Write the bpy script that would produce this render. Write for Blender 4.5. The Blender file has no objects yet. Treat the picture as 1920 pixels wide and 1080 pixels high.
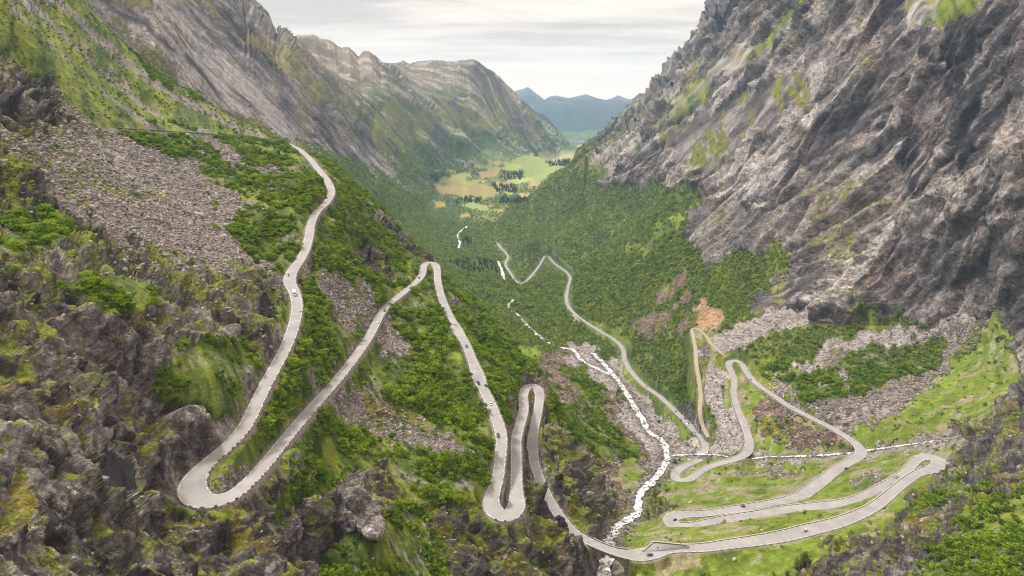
import bpy, math, random
import numpy as np
from math import radians, sin, cos, tan, pi

DENOISE = True
N_SCRUB, N_WOOD, N_STONE = 32000, 60000, 70000
NCOLS, NROWS = 1320, 1120
EXPOSURE, SUN_E, CLOUD_E, HAZE = 1.65, 1.5, 0.51, 4.0e-5

# ------------------------------------------------------------------ camera, light, sky, exposure
SC = bpy.context.scene
COL = SC.collection
FPX = 1251.0                       # focal length in pixels of the 1920 wide photograph
PITCH = radians(16.1)
SP, CP = sin(PITCH), cos(PITCH)
HC = 700.0                         # eye height above the fjord, metres
SUN_EL, SUN_AZ = radians(50), radians(318)   # azimuth clockwise from +Y

cam_data = bpy.data.cameras.new('camera')
cam = bpy.data.objects.new('camera', cam_data)
COL.objects.link(cam)
cam.location = (0, 0, HC)
cam.rotation_euler = (radians(90) - PITCH, 0, 0)
cam_data.sensor_width = 36.0
cam_data.lens = 36.0 * FPX / 1920.0
cam_data.clip_start = 1.0
cam_data.clip_end = 80000.0
SC.camera = cam

SC.view_settings.view_transform = 'Standard'
SC.view_settings.look = 'None'
SC.view_settings.gamma = 1.0
SC.view_settings.exposure = EXPOSURE
try: SC.view_settings.use_curve_mapping = False
except Exception: pass
SC.render.engine = 'CYCLES'
SC.cycles.max_bounces = 6
SC.cycles.diffuse_bounces = 3
SC.cycles.volume_bounces = 1
SC.cycles.use_denoising = DENOISE
SC.cycles.filter_width = 1.1 if hasattr(SC.cycles, 'filter_width') else 1.5

sun_data = bpy.data.lights.new('sun', 'SUN')
sun_data.energy = SUN_E
sun_data.angle = radians(10)
sun_data.color = (1.0, 0.94, 0.86)
sun = bpy.data.objects.new('sun', sun_data)
COL.objects.link(sun)
sun.location = (0, 0, 2500)
sun.rotation_euler = (radians(90) - SUN_EL, 0, -SUN_AZ + pi)


class NT:
    """small helper round a node tree"""
    def __init__(s, tree):
        s.t = tree; s.n = tree.nodes; s.l = tree.links
    def node(s, kind, ins=None, **props):
        nd = s.n.new(kind)
        for k, v in props.items(): setattr(nd, k, v)
        for k, v in (ins or {}).items():
            sock = nd.inputs[k]
            if isinstance(v, bpy.types.NodeSocket): s.l.new(v, sock)
            else: sock.default_value = v
        return nd
    def math(s, op, a, b=0.0, c=None, clamp=False):
        d = {0: a, 1: b}
        if c is not None: d[2] = c
        return s.node('ShaderNodeMath', d, operation=op, use_clamp=clamp).outputs[0]
    def mix(s, f, a, b, blend='MIX'):
        nd = s.node('ShaderNodeMix', {0: f, 6: a, 7: b}, data_type='RGBA', blend_type=blend)
        return nd.outputs[2]
    def ramp(s, f, stops, interp='LINEAR'):
        nd = s.node('ShaderNodeValToRGB', {0: f})
        cr = nd.color_ramp; cr.interpolation = interp
        while len(cr.elements) < len(stops): cr.elements.new(0.5)
        for e, (p, c) in zip(cr.elements, stops):
            e.position = p
            e.color = (c, c, c, 1) if isinstance(c, (int, float)) else (*c, 1)
        return nd.outputs[0]
    def noise(s, vec, scale, detail=4, rough=0.55, out=0):
        return s.node('ShaderNodeTexNoise', {'Vector': vec, 'Scale': scale, 'Detail': detail, 'Roughness': rough}).outputs[out]
    def mapping(s, vec, sc=(1, 1, 1), rot=(0, 0, 0), loc=(0, 0, 0)):
        return s.node('ShaderNodeMapping', {0: vec, 1: loc, 2: rot, 3: sc}).outputs[0]


# world: Nishita sky behind a layer of high cloud that fills it (overcast)
world = bpy.data.worlds.new('World')
SC.world = world
world.use_nodes = True
world.cycles.sampling_method = 'AUTOMATIC'
W = NT(world.node_tree); W.n.clear()
sky = W.node('ShaderNodeTexSky', sky_type='NISHITA', sun_disc=False, sun_elevation=SUN_EL, sun_rotation=SUN_AZ,
             altitude=700.0, air_density=1.0, dust_density=2.0)
sky_bg = W.node('ShaderNodeBackground', {'Color': sky.outputs[0], 'Strength': 0.1})
tc = W.node('ShaderNodeTexCoord')
sep = W.node('ShaderNodeSeparateXYZ', {0: tc.outputs['Generated']})
zc = W.math('MAXIMUM', sep.outputs[2], 0.0)
den = W.math('ADD', zc, 0.09)
px_ = W.math('DIVIDE', sep.outputs[0], den)
py_ = W.math('DIVIDE', sep.outputs[1], den)
comb = W.node('ShaderNodeCombineXYZ', {0: px_, 1: py_, 2: 0.0}).outputs[0]
cm = W.mapping(comb, (0.30, 0.8, 1), (0, 0, 0.12), (3.1, 1.7, 0))
n1 = W.noise(cm, 0.62, 7, 0.56)
n2 = W.noise(W.mapping(comb, (0.9, 1.6, 1), (0, 0, -0.1), (9.0, 4.0, 2)), 1.3, 6, 0.6)
cl = W.math('ADD', W.math('MULTIPLY', n1, 0.72), W.math('MULTIPLY', n2, 0.28))
cloud = W.ramp(cl, [(0.40, (1.22, 1.01, 0.80)), (0.475, (1.0, 0.83, 0.67)), (0.53, (0.84, 0.69, 0.55)), (0.585, (0.58, 0.475, 0.39))])
# low down the cloud is pale cream all the way round; an overcast sky brightens towards the zenith
hz = W.ramp(zc, [(0.0, 0.95), (0.04, 0.55), (0.09, 0.05), (0.2, 0.0)])
cloud2 = W.mix(hz, cloud, (1.40, 1.12, 0.83, 1))
zen = W.ramp(zc, [(0.0, 0.75), (0.15, 0.80), (0.5, 1.12), (1.0, 1.35)])
cloud2 = W.mix(1.0, cloud2, zen, 'MULTIPLY')
cloud_bg = W.node('ShaderNodeBackground', {'Color': cloud2, 'Strength': CLOUD_E})
ms = W.node('ShaderNodeMixShader', {0: 0.93, 1: sky_bg.outputs[0], 2: cloud_bg.outputs[0]})
W.l.new(ms.outputs[0], W.node('ShaderNodeOutputWorld').inputs[0])


# ------------------------------------------------------------------ survey helpers
def ray(u, v):
    a = (u - 960.0) / FPX; b = (540.0 - v) / FPX
    return a, CP + b * SP, -SP + b * CP
def at_depth(u, v, d):
    a, y, z = ray(u, v); return np.array([a * d, y * d, HC + z * d])
def at_level(u, v, z):
    a, yy, zz = ray(u, v); d = (z - HC) / zz
    return np.array([a * d, yy * d, z])
def project(x, y, z):
    dz = z - HC
    d = y * CP - dz * SP
    up = y * SP + dz * CP
    d = np.maximum(d, 1.0)
    return 960.0 + FPX * x / d, 540.0 - FPX * up / d, d

# ------------------------------------------------------------------ numpy noise
def _h(ix, iy, iz, seed):
    h = (ix.astype(np.uint32) * np.uint32(0x8da6b343)) ^ (iy.astype(np.uint32) * np.uint32(0xd8163841)) ^ (iz.astype(np.uint32) * np.uint32(0xcb1ab31f))
    h = h + np.uint32((seed * 0x9E3779B1) & 0xffffffff)
    h ^= h >> np.uint32(15); h *= np.uint32(0x2c1b3c6d); h ^= h >> np.uint32(12); h *= np.uint32(0x297a2d39); h ^= h >> np.uint32(15)
    return h
def _r(h): return (h & np.uint32(0xffffff)).astype(np.float32) * np.float32(1.0 / 16777216.0)
def vnoise(x, y, z, seed=0):
    fx = np.floor(x); fy = np.floor(y); fz = np.floor(z)
    ix = fx.astype(np.int32); iy = fy.astype(np.int32); iz = fz.astype(np.int32)
    tx = (x - fx).astype(np.float32); ty = (y - fy).astype(np.float32); tz = (z - fz).astype(np.float32)
    sx = tx * tx * (3 - 2 * tx); sy = ty * ty * (3 - 2 * ty); sz = tz * tz * (3 - 2 * tz)
    o = np.int32(1)
    def c(a, b, d): return _r(_h(ix + a * o, iy + b * o, iz + d * o, seed))
    x00 = c(0, 0, 0); x00 += (c(1, 0, 0) - x00) * sx
    x10 = c(0, 1, 0); x10 += (c(1, 1, 0) - x10) * sx
    x01 = c(0, 0, 1); x01 += (c(1, 0, 1) - x01) * sx
    x11 = c(0, 1, 1); x11 += (c(1, 1, 1) - x11) * sx
    x00 += (x10 - x00) * sy; x01 += (x11 - x01) * sy
    return x00 + (x01 - x00) * sz            # 0..1
def fbm(x, y, z, octs=4, seed=0, gain=0.5, ridged=False):
    tot = np.zeros(np.shape(x), np.float32); amp = 1.0; s = 0.0; f = 1.0
    for i in range(octs):
        n = vnoise(x * f, y * f, z * f, seed + i * 17)
        if ridged: n = 1.0 - np.abs(2 * n - 1)
        tot += amp * n; s += amp; amp *= gain; f *= 2.03
    return tot / s
def facets(x, y, z, seed=0, tilt=1.0, step=0.6, crack=0.35, w=0.2):
    """blocky rock relief: every cell of a jittered grid is a tilted plane; neighbours join over the width w, with a joint between them.
    Returns relief, the cell's own random value and 1 away from the joints"""
    fx = np.floor(x); fy = np.floor(y); fz = np.floor(z)
    ix = fx.astype(np.int32); iy = fy.astype(np.int32); iz = fz.astype(np.int32)
    tx = (x - fx).astype(np.float32); ty = (y - fy).astype(np.float32); tz = (z - fz).astype(np.float32)
    n = len(x); k10 = np.uint32(1023)
    f1 = np.full(n, 9.0, np.float32); f2 = f1.copy(); h1 = np.zeros(n, np.float32); h2 = h1.copy(); s1 = h1.copy(); s2 = h1.copy()
    for a in (-1, 0, 1):
        for b in (-1, 0, 1):
            for c in (-1, 0, 1):
                h = _h(ix + np.int32(a), iy + np.int32(b), iz + np.int32(c), seed)
                dx = tx - a - 0.15 - 0.7 * ((h & k10).astype(np.float32) / 1023.0)
                dy = ty - b - 0.15 - 0.7 * (((h >> np.uint32(10)) & k10).astype(np.float32) / 1023.0)
                dz = tz - c - 0.15 - 0.7 * (((h >> np.uint32(20)) & k10).astype(np.float32) / 1023.0)
                d = dx * dx + dy * dy + dz * dz
                g = h * np.uint32(0x9E3779B1); g ^= g >> np.uint32(16)
                r1_ = (g & k10).astype(np.float32) / 1023.0 - .5; r2_ = ((g >> np.uint32(10)) & k10).astype(np.float32) / 1023.0 - .5; r3_ = ((g >> np.uint32(20)) & k10).astype(np.float32) / 1023.0 - .5
                st_ = ((h ^ (g >> np.uint32(7))) & k10).astype(np.float32) / 1023.0 - .5
                hh = tilt * 2 * (r1_ * dx + r2_ * dy + r3_ * dz) + step * st_
                m1 = d < f1; m2 = (~m1) & (d < f2)
                f2 = np.where(m1, f1, np.where(m2, d, f2)); h2 = np.where(m1, h1, np.where(m2, hh, h2))
                f1 = np.where(m1, d, f1); h1 = np.where(m1, hh, h1); s2 = np.where(m1, s1, np.where(m2, st_, s2)); s1 = np.where(m1, st_, s1)
    e = np.sqrt(f2) - np.sqrt(f1)
    t = np.clip(e / w, 0, 1); t = t * t * (3 - 2 * t)
    return h1 * (0.5 + 0.5 * t) + h2 * (0.5 - 0.5 * t) - crack * (1 - t), s1 * (0.5 + 0.5 * t) + s2 * (0.5 - 0.5 * t) + 0.5, t
def smooth(a, b, x):
    t = np.clip((x - a) / (b - a), 0, 1); return t * t * (3 - 2 * t)

# ------------------------------------------------------------------ the roads and streams, surveyed: (u, v) sights with levels at some of them
def survey(pts, step=2.0, smooth_n=3):
    """pts: (u, v[, level]) -> world polyline resampled every `step` m; levels between given ones run evenly along the way"""
    uv = np.array([(p[0], p[1]) for p in pts], float)
    known = [(i, p[2]) for i, p in enumerate(pts) if len(p) > 2]
    lv = np.interp(np.arange(len(pts)), [k[0] for k in known], [k[1] for k in known])
    for _ in range(6):                                   # even gradient along the true length
        P = np.array([at_level(u, v, z) for (u, v), z in zip(uv, lv)])
        L = np.r_[0, np.cumsum(np.linalg.norm(np.diff(P[:, :2], axis=0), axis=1))]
        lv = 0.5 * lv + 0.5 * np.interp(L, [L[k[0]] for k in known], [k[1] for k in known])
    P = np.array([at_level(u, v, z) for (u, v), z in zip(uv, lv)])
    out = []
    n = len(P)
    for i in range(n - 1):
        p0, p1, p2, p3 = P[max(i - 1, 0)], P[i], P[i + 1], P[min(i + 2, n - 1)]
        seg = np.linalg.norm(p2 - p1); k = max(2, int(seg / 1.0))
        a = np.linalg.norm(p1 - p0) ** .5 + 1e-6; b = seg ** .5 + 1e-6; c = np.linalg.norm(p3 - p2) ** .5 + 1e-6
        m1 = (p2 - p1) if i == 0 else b * ((p1 - p0) / a - (p2 - p0) / (a + b) + (p2 - p1) / b)
        m2 = (p2 - p1) if i == n - 2 else b * ((p2 - p1) / b - (p3 - p1) / (b + c) + (p3 - p2) / c)
        t = np.linspace(0, 1, k, endpoint=False)[:, None]
        out.append((2 * t**3 - 3 * t**2 + 1) * p1 + (t**3 - 2 * t**2 + t) * m1 + (-2 * t**3 + 3 * t**2) * p2 + (t**3 - t**2) * m2)
    out.append(P[-1:])
    Q = np.vstack(out)
    L = np.r_[0, np.cumsum(np.linalg.norm(np.diff(Q, axis=0), axis=1))]
    m = max(3, int(L[-1] / step)); s = np.linspace(0, L[-1], m)
    Q = np.stack([np.interp(s, L, Q[:, k]) for k in range(3)], 1)
    for _ in range(smooth_n):
        Q[1:-1] = 0.25 * Q[:-2] + 0.5 * Q[1:-1] + 0.25 * Q[2:]
    return Q

UPPER = [(212,240,666),(300,245,657),(380,250,648),(460,256,637),(520,262,630),(548,273,622),(575,292),(597,318),(614,340),(621,362,598),(611,382),(594,398),(583,420,584),(579,445),(572,470),(560,492),(547,510),(543,528,564),(553,551),(557,578),(550,613),(539,644,550),(521,680),(501,716),(481,756),(459,800,541),(428,836),(392,866),(366,895),(360,918,534),(372,935),(395,940),(432,931,531),(462,908),(496,872),(530,830),(570,782),(606,742,520),(629,716),(650,690),(670,664),(686,641),(699,618,510),(712,592),(725,574),(743,560),(764,543),(784,526),(792,513),(794,501),(800,494),(808,492,497),(816,497),(820,508),(820,522),(825,548,492),(834,574),(848,603),(863,628),(872,643),(881,664,480),(890,688),(898,710),(908,733),(919,755),(927,776),(936,800,466),(940,822),(938,855),(933,897),(924,925),(920,945,456),(933,964),(953,968),(967,952,454),(968,925),(968,890),(968,855),(968,823,444),(975,795),(982,767),(981,742),(987,727),(998,723,431),(1009,731),(1011,750),(1006,781),(1001,806),(998,834,422),(1001,862),(1008,886),(1017,911),(1031,939,413),(1049,967),(1070,992),(1091,1008,407),(1126,1025),(1161,1037),(1190,1041,404),(1218,1037),(1250,1029),(1284,1028),(1319,1027),(1378,1019),(1437,1011),(1479,1003,394),(1518,993),(1570,980),(1621,960),(1647,945),(1673,923),(1699,902,381),(1725,886),(1751,879),(1762,871),(1757,861),(1740,856,376),(1724,859),(1710,871),(1699,884),(1673,902),(1647,917),(1609,936),(1570,946,362),(1518,952),(1466,958),(1423,965),(1378,971),(1333,979),(1298,986),(1272,987,346),(1259,981),(1259,970),(1274,965,344),(1319,963),(1363,957),(1407,951),(1452,944),(1482,937,334),(1505,928),(1531,910),(1557,889),(1583,871),(1603,860),(1614,850),(1612,841,322),(1601,829),(1583,816),(1557,801),(1531,788),(1479,761,311),(1447,739),(1416,717),(1400,697),(1391,683),(1380,676,299),(1369,678),(1367,686),(1373,700),(1377,716),(1376,736),(1383,765),(1394,793,285),(1403,818),(1405,837),(1397,852,277),(1375,862),(1344,870),(1318,881),(1300,894),(1285,902,262),(1271,900),(1264,892),(1272,881),(1289,871),(1307,864),(1319,852),(1323,837,252),(1316,819),(1301,804),(1289,793),(1268,772),(1237,743),(1211,725,231),(1196,711),(1181,693),(1172,675),(1167,653,203),(1153,638),(1127,622),(1100,605),(1080,590,172),(1065,573),(1062,557),(1066,535),(1069,520,153),(1060,508),(1042,496),(1029,481,142)]
LOWER = [(1021,481,141),(1008,503),(989,525,124),(978,533),(968,528,118),(957,512),(948,497),(952,480),(937,462,110),(930,450),(928,432),(932,418),(922,406,102)]
OLD_ROAD = [(1356,665,304),(1335,646),(1322,628),(1309,617,322),(1299,615),(1300,632),(1304,655),(1306,685,302),(1311,715),(1314,745),(1312,775,272),(1317,797,262),(1328,820,256)]
FAR_TRACK = [(995,368,88),(985,358),(978,350),(975,343,82)]
RIVER = [(1125,1110,392),(1134,1072,388),(1139,1045,382),(1144,1008,355),(1160,985,335),(1196,958,306),(1198,930,290),(1222,903,276),(1242,880,264),(1252,850,254),(1240,825,250),(1216,808,246),(1206,788,243),(1190,762,239),(1175,738,233),(1160,715,226),(1140,690,219),(1112,662,210)]
RIVER_B = [(1150,705,223),(1118,690,214),(1090,675,205),(1072,655,198),(1045,650,192),(1018,636,186),(1005,625,180),(985,608,172),(972,592,166),(952,575,158),(962,562,152)]
RIVER_C = [(946,527,135),(943,515,132),(938,500,128),(934,490,126)]
STREAM = [(1785,824,352),(1740,828,349),(1690,835,336),(1640,842,325),(1616,846,318),(1560,852,308),(1500,855,298),(1440,856,284),(1398,860,270),(1340,852,262),(1290,852,256),(1245,855,254)]
RIVER_D = [(860,466,122),(862,455,120),(858,440,118),(876,424,114)]

road_main = survey(UPPER, 2.0)
road_far = survey(LOWER, 4.0)
road_old = survey(OLD_ROAD, 3.0)
road_track = survey(FAR_TRACK, 15.0)
rivers = [(survey(RIVER, 3.0), 5.2), (survey(RIVER_B, 4.0), 4.0), (survey(RIVER_C, 6.0), 5.0), (survey(STREAM, 3.0), 1.9), (survey(RIVER_D, 10.0), 4.5)]

# ------------------------------------------------------------------ control points of the terrain: sight (u, v) and distance along the view
CTRL = [
 # near left slope
 (0,1080,150),(200,1080,190),(380,1080,234),(560,1080,290),(640,1080,312),(700,1080,322),(780,1080,335),(850,1080,350),(940,1080,366),(1050,1080,408),
 (0,1300,100),(400,1300,140),(960,1300,262),(1920,1300,230),(1400,1300,330),(0,950,165),(100,1000,178),(200,900,228),(100,850,200),(300,1000,256),(450,1000,272),
 (560,1000,322),(620,1000,334),(700,1000,330),(650,930,352),(850,950,388),(700,900,378),(700,800,446),(800,850,440),(800,720,530),(850,800,470),(780,620,620),(600,900,368),
 (0,540,280),(0,670,235),(0,800,190),(100,700,250),(200,700,300),(300,930,276),(300,800,292),(330,870,302),(400,700,338),(400,600,385),(200,560,330),(300,500,420),(400,450,520),(200,450,420),(100,500,325),
 (0,400,370),(100,350,450),(200,300,620),(100,270,500),(0,240,450),(0,170,500),(400,300,800),(450,400,620),(500,480,570),(500,560,470),(480,650,402),(500,340,800),(570,340,850),
 (0,100,620),(0,0,700),(100,60,820),(200,150,900),(100,180,690),(300,220,960),(400,215,1080),(250,100,1080),(160,0,1050),(350,165,1120),(450,225,1150),(500,253,1190),
 (650,620,520),(620,560,540),(700,520,720),(620,700,455),(560,700,392),(650,450,720),(560,840,335),(480,850,312),(430,895,296),
 (640,318,1060),(700,378,1000),(750,425,950),(800,468,900),(700,450,820),(750,480,830),
 (850,530,810),(900,575,800),(950,628,745),(1000,682,690),(1025,705,650),(900,660,690),(950,720,600),(960,680,680),(890,780,520),(860,700,560),(955,880,415),(950,800,500),
 # behind the spur's edge (out of sight)
 (350,260,1400),(450,320,1450),(500,340,1600),(600,420,1600),(700,480,1400),(800,580,1200),(900,690,1020),(1000,770,880),(250,160,1330),(160,60,1250),(1050,830,800),
 # the east flank of the spur
 (1040,745,625),(1050,800,540),(1050,880,500),(1080,940,480),(1062,770,860),(1100,800,870),(1100,850,800),(1100,900,742),(1120,950,650),(1160,900,745),(1060,700,1080),(1020,660,1250),
 # left wall and the ranges behind it
 (200,-60,1500),(300,0,1550),(300,100,1420),(350,100,1700),(400,150,1750),(400,0,2300),(430,22,2500),(470,50,2750),(450,120,2200),(520,85,3050),(500,200,2050),(560,140,2950),(520,255,1850),(600,300,2250),(560,240,2300),
 (620,220,3000),(660,290,2900),(650,340,2350),(700,330,3150),(700,390,2500),(750,400,2950),(760,340,3900),(800,440,2650),(640,170,3700),
 (545,90,4600),(575,64,5000),(605,74,5050),(640,90,5200),(665,100,5350),(678,94,5200),(700,100,5250),(715,112,5600),(735,122,6700),(760,118,6900),(800,113,7000),(850,114,6900),(887,110,6500),(910,122,6550),(940,145,6700),(965,170,6800),(985,195,6900),(1010,220,7000),(1040,250,7300),(1060,268,7500),
 (600,120,4600),(640,140,4700),(700,160,4700),(680,220,4000),(740,200,4700),(760,160,5600),(800,180,5600),(850,150,6100),(880,180,5950),(900,220,5850),(860,240,5300),(800,260,4800),(740,270,4200),(900,280,5500),(960,250,6300),(1000,250,6800),(780,300,4500),(840,300,5000),(1020,275,7100),(950,288,6400),(880,312,5700),
 (560,75,5900),(640,130,6500),(740,150,8500),(850,150,8500),
 # valley floor
 (810,345,4700),(800,395,3450),(850,440,2925),(850,480,2480),(1000,300,6800),(1060,289,7600),(870,355,4500),(950,350,4690),(870,385,3830),(900,410,3384),(880,460,2720),(870,500,2317),(940,500,2337),(1000,560,1880),(900,560,1830),(830,510,2100),(940,600,1560),(1000,330,5300),(1080,600,1690),(1020,600,1610),
 # right side, forest slope up to the wall
 (930,402,3450),(965,388,3350),(1000,370,3250),(1050,330,3100),(1100,290,2980),(1140,262,2900),(1180,235,2850),(1240,190,2700),(1300,145,2500),(1380,88,2300),(1440,45,2150),(1500,0,2000),
 (1000,420,2850),(1000,450,2480),(1100,400,2650),(1060,450,2300),(1080,340,2950),(1100,500,1950),(1200,300,2450),(1200,400,2250),(1200,470,1900),(1200,550,1600),(1150,600,1500),(1200,620,1330),(1300,480,1620),(1300,550,1400),(1250,680,1150),(1290,740,1040),(1400,560,1270),(1300,380,1950),(1340,590,1160),(1420,500,1330),
 (1430,600,1120),(1500,596,1125),(1400,640,1080),(1460,650,1030),(1600,605,1100),(1560,640,1030),(1790,588,1010),(1700,640,980),(1860,640,890),(1900,700,800),(1880,750,730),(1800,800,680),(1700,700,900),(1600,700,930),(1500,750,860),(1700,800,735),(1620,760,825),(1560,720,890),(1450,800,850),(1340,760,935),(1345,700,1010),
 # the wall
 (1920,640,850),(1920,600,830),(1920,450,880),(1920,300,910),(1920,150,960),(1920,0,1010),(1800,500,1010),(1800,400,1040),(1800,200,1110),(1850,560,960),(1700,590,1075),(1700,450,1140),(1700,300,1200),(1700,150,1280),(1700,0,1400),(1600,560,1130),(1600,450,1200),(1600,300,1300),(1600,100,1480),
 (1500,560,1150),(1500,450,1270),(1500,300,1430),(1500,150,1640),(1400,450,1480),(1400,300,1720),(1400,180,2000),(1300,300,2050),(1300,220,2300),(1250,420,1800),(1150,340,2500),
 # further wall behind it
 (1112,278,4500),(1140,245,4400),(1180,200,4300),(1225,155,4000),(1270,120,3800),(1300,98,3500),(1315,60,3300),(1340,5,3100),(1360,-60,3000),(1420,-20,2900),(1200,240,4100),(1300,160,3300),(1400,110,2900),(1140,300,4300),(1060,310,5200),
 # near right bluffs
 (1920,1080,330),(1800,1080,355),(1700,1080,395),(1600,1080,420),(1500,1070,440),(1380,1080,442),(1250,1080,440),(1180,1080,445),(1920,980,400),(1920,930,430),(1850,930,450),(1920,850,520),(1860,860,535),(1920,750,620),(1820,880,560),(1700,1000,455),(1620,1010,478),(1800,970,450),(1830,800,650),(1700,940,540),
 # town and fjord side, far range
 (1090,266,10300),(1060,278,9000),(1120,262,10800),(1010,222,8600),(1040,246,8700),(1075,280,8800),(1040,262,11000),(1150,262,11000),
 (1080,240,13000),(1080,222,14500),(1000,225,14500),(1160,222,14500),(1100,250,11800),
 (930,215,16500),(990,214,16500),(1050,214,16500),(1100,214,16500),(1160,214,16500),(1230,215,16500),(1300,214,17000),(800,210,17000),
 (1080,230,19300),(800,230,19300),(1300,230,19300),(400,200,12000),(200,150,6000),(1700,100,6000),(1700,150,12000),(1400,190,12000),(600,230,12000),(900,220,10500),
 # outside the frame
 (1920,-300,1100),(1700,-300,1600),(1500,-200,2250),(1400,-200,3200),(400,-120,2600),(160,-200,1500),(0,-220,1000),(-120,-200,900),(-120,0,640),(-120,300,390),(-120,600,240),(-120,1000,140),(2050,-100,950),(2050,300,860),(2050,600,740),(2050,800,540),(2050,1080,310),
 (0,-150,2500),(300,-150,4000),(1900,-250,2500),(1600,-200,4000),
]
cp = np.array([at_depth(*c) for c in CTRL])
cp = np.vstack([cp, [(0, 45, 632), (-30, 40, 635), (35, 40, 630), (-20, 22, 650), (20, 22, 650), (0, 80, 610), (0, 30, 648)]])
rd = np.vstack([road_main[::14], road_far[::20], road_old[::14]] + [r[::14] - (0, 0, 1.0) for r, w in rivers])
cp = np.vstack([cp, rd])
KR = 0.62
def logpolar(x, y): return np.log(np.hypot(x, y)) * KR, np.arctan2(x, y)
c1, c2 = logpolar(cp[:, 0], cp[:, 1])
cs = (cp[:, 2] - HC) / np.hypot(cp[:, 0], cp[:, 1])
D = np.hypot(c1[:, None] - c1[None], c2[:, None] - c2[None])
keep = np.ones(len(c1), bool)
for i in range(len(c1)):
    if keep[i]:
        near = (D[i] < 0.004) & (np.arange(len(c1)) > i)
        keep[near] = False
c1, c2, cs = c1[keep], c2[keep], cs[keep]
D = np.hypot(c1[:, None] - c1[None], c2[:, None] - c2[None])
n = len(c1)
A = np.zeros((n + 3, n + 3)); A[:n, :n] = -D + np.eye(n) * 2e-4
A[:n, n] = 1; A[:n, n + 1] = c1; A[:n, n + 2] = c2; A[n:, :n] = A[:n, n:].T
coef = np.linalg.solve(A, np.r_[cs, 0, 0, 0])
def base_s(q1, q2):
    out = np.empty(q1.shape, np.float32).ravel(); a = q1.ravel().astype(np.float32); b = q2.ravel().astype(np.float32)
    w = coef[:n].astype(np.float32); k1 = c1.astype(np.float32); k2 = c2.astype(np.float32)
    for i in range(0, len(a), 16384):
        sl = slice(i, i + 16384)
        dd = np.sqrt((a[sl, None] - k1) ** 2 + (b[sl, None] - k2) ** 2)
        out[sl] = -(dd @ w)
    out += coef[n] + coef[n + 1] * a + coef[n + 2] * b
    return out.reshape(q1.shape)

# coarse sheet, then rows placed where the ground turns towards the viewer (plain tessellation density)
LR0, LR1 = math.log(28.0), math.log(19800.0)
NC_R, NC_T = 620, 460
TH = radians(50)
g_l = np.linspace(LR0, LR1, NC_R); g_t = np.linspace(-TH, TH, NC_T)
S_c = base_s(np.repeat(g_l[:, None] * KR, NC_T, 1), np.repeat(g_t[None], NC_R, 0))
NT_, NR_ = NCOLS, NROWS
th = np.linspace(-TH, TH, NT_)
ft = (th + TH) / (2 * TH) * (NC_T - 1); i0 = np.minimum(ft.astype(int), NC_T - 2); w0 = (ft - i0)[None]
S_c = np.where(S_c > 0.24, 0.24 + (S_c - 0.24) * 0.25, S_c)
S_f = S_c[:, i0] * (1 - w0) + S_c[:, i0 + 1] * w0
run = np.maximum.accumulate(S_f, 0)
vis_c = S_f >= run - 0.012
ds = np.abs(np.diff(S_f, axis=0)); vis_m = vis_c[1:]
dl = g_l[1] - g_l[0]
wgt = np.where(vis_m, ds, ds * 0.08) + 0.035 * dl * np.where(vis_m, 1.0, 0.5)
inframe = (S_f[1:] < 0.20)
wgt = np.where(inframe, wgt, wgt * 0.15)
# soften between neighbouring columns so the rows run smoothly
for _ in range(40):
    wgt = (np.pad(wgt, ((0, 0), (1, 1)), 'edge')[:, :-2] + wgt + np.pad(wgt, ((0, 0), (1, 1)), 'edge')[:, 2:]) / 3
Wc = np.vstack([np.zeros((1, NT_)), np.cumsum(wgt, 0)])
LRF = np.empty((NR_, NT_)); SF = np.empty((NR_, NT_)); VIS = np.empty((NR_, NT_), bool)
for j in range(NT_):
    tq = np.linspace(0, Wc[-1, j], NR_)
    lr = np.interp(tq, Wc[:, j], g_l)
    LRF[:, j] = lr; sj = np.interp(lr, g_l, S_f[:, j]); zj = HC + np.exp(lr) * sj
    zj = np.where(zj > 1280, 1280 + (zj - 1280) * 0.12, zj); SF[:, j] = (zj - HC) / np.exp(lr)
    VIS[:, j] = np.interp(lr, g_l, vis_c[:, j].astype(float)) > 0.4
R_ = np.exp(LRF)
X = (R_ * np.sin(th)[None]); Y = (R_ * np.cos(th)[None]); Z = HC + R_ * SF
def height_at(x, y):
    """natural ground level of the smooth sheet"""
    l = np.log(np.hypot(x, y)); t = np.arctan2(x, y)
    fi = np.clip((l - LR0) / (LR1 - LR0) * (NC_R - 1), 0, NC_R - 1.001); fj = np.clip((t + TH) / (2 * TH) * (NC_T - 1), 0, NC_T - 1.001)
    a = fi.astype(int); b = fj.astype(int); wa = fi - a; wb = fj - b
    s = (S_c[a, b] * (1 - wa) + S_c[a + 1, b] * wa) * (1 - wb) + (S_c[a, b + 1] * (1 - wa) + S_c[a + 1, b + 1] * wa) * wb
    return HC + np.hypot(x, y) * s

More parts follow.
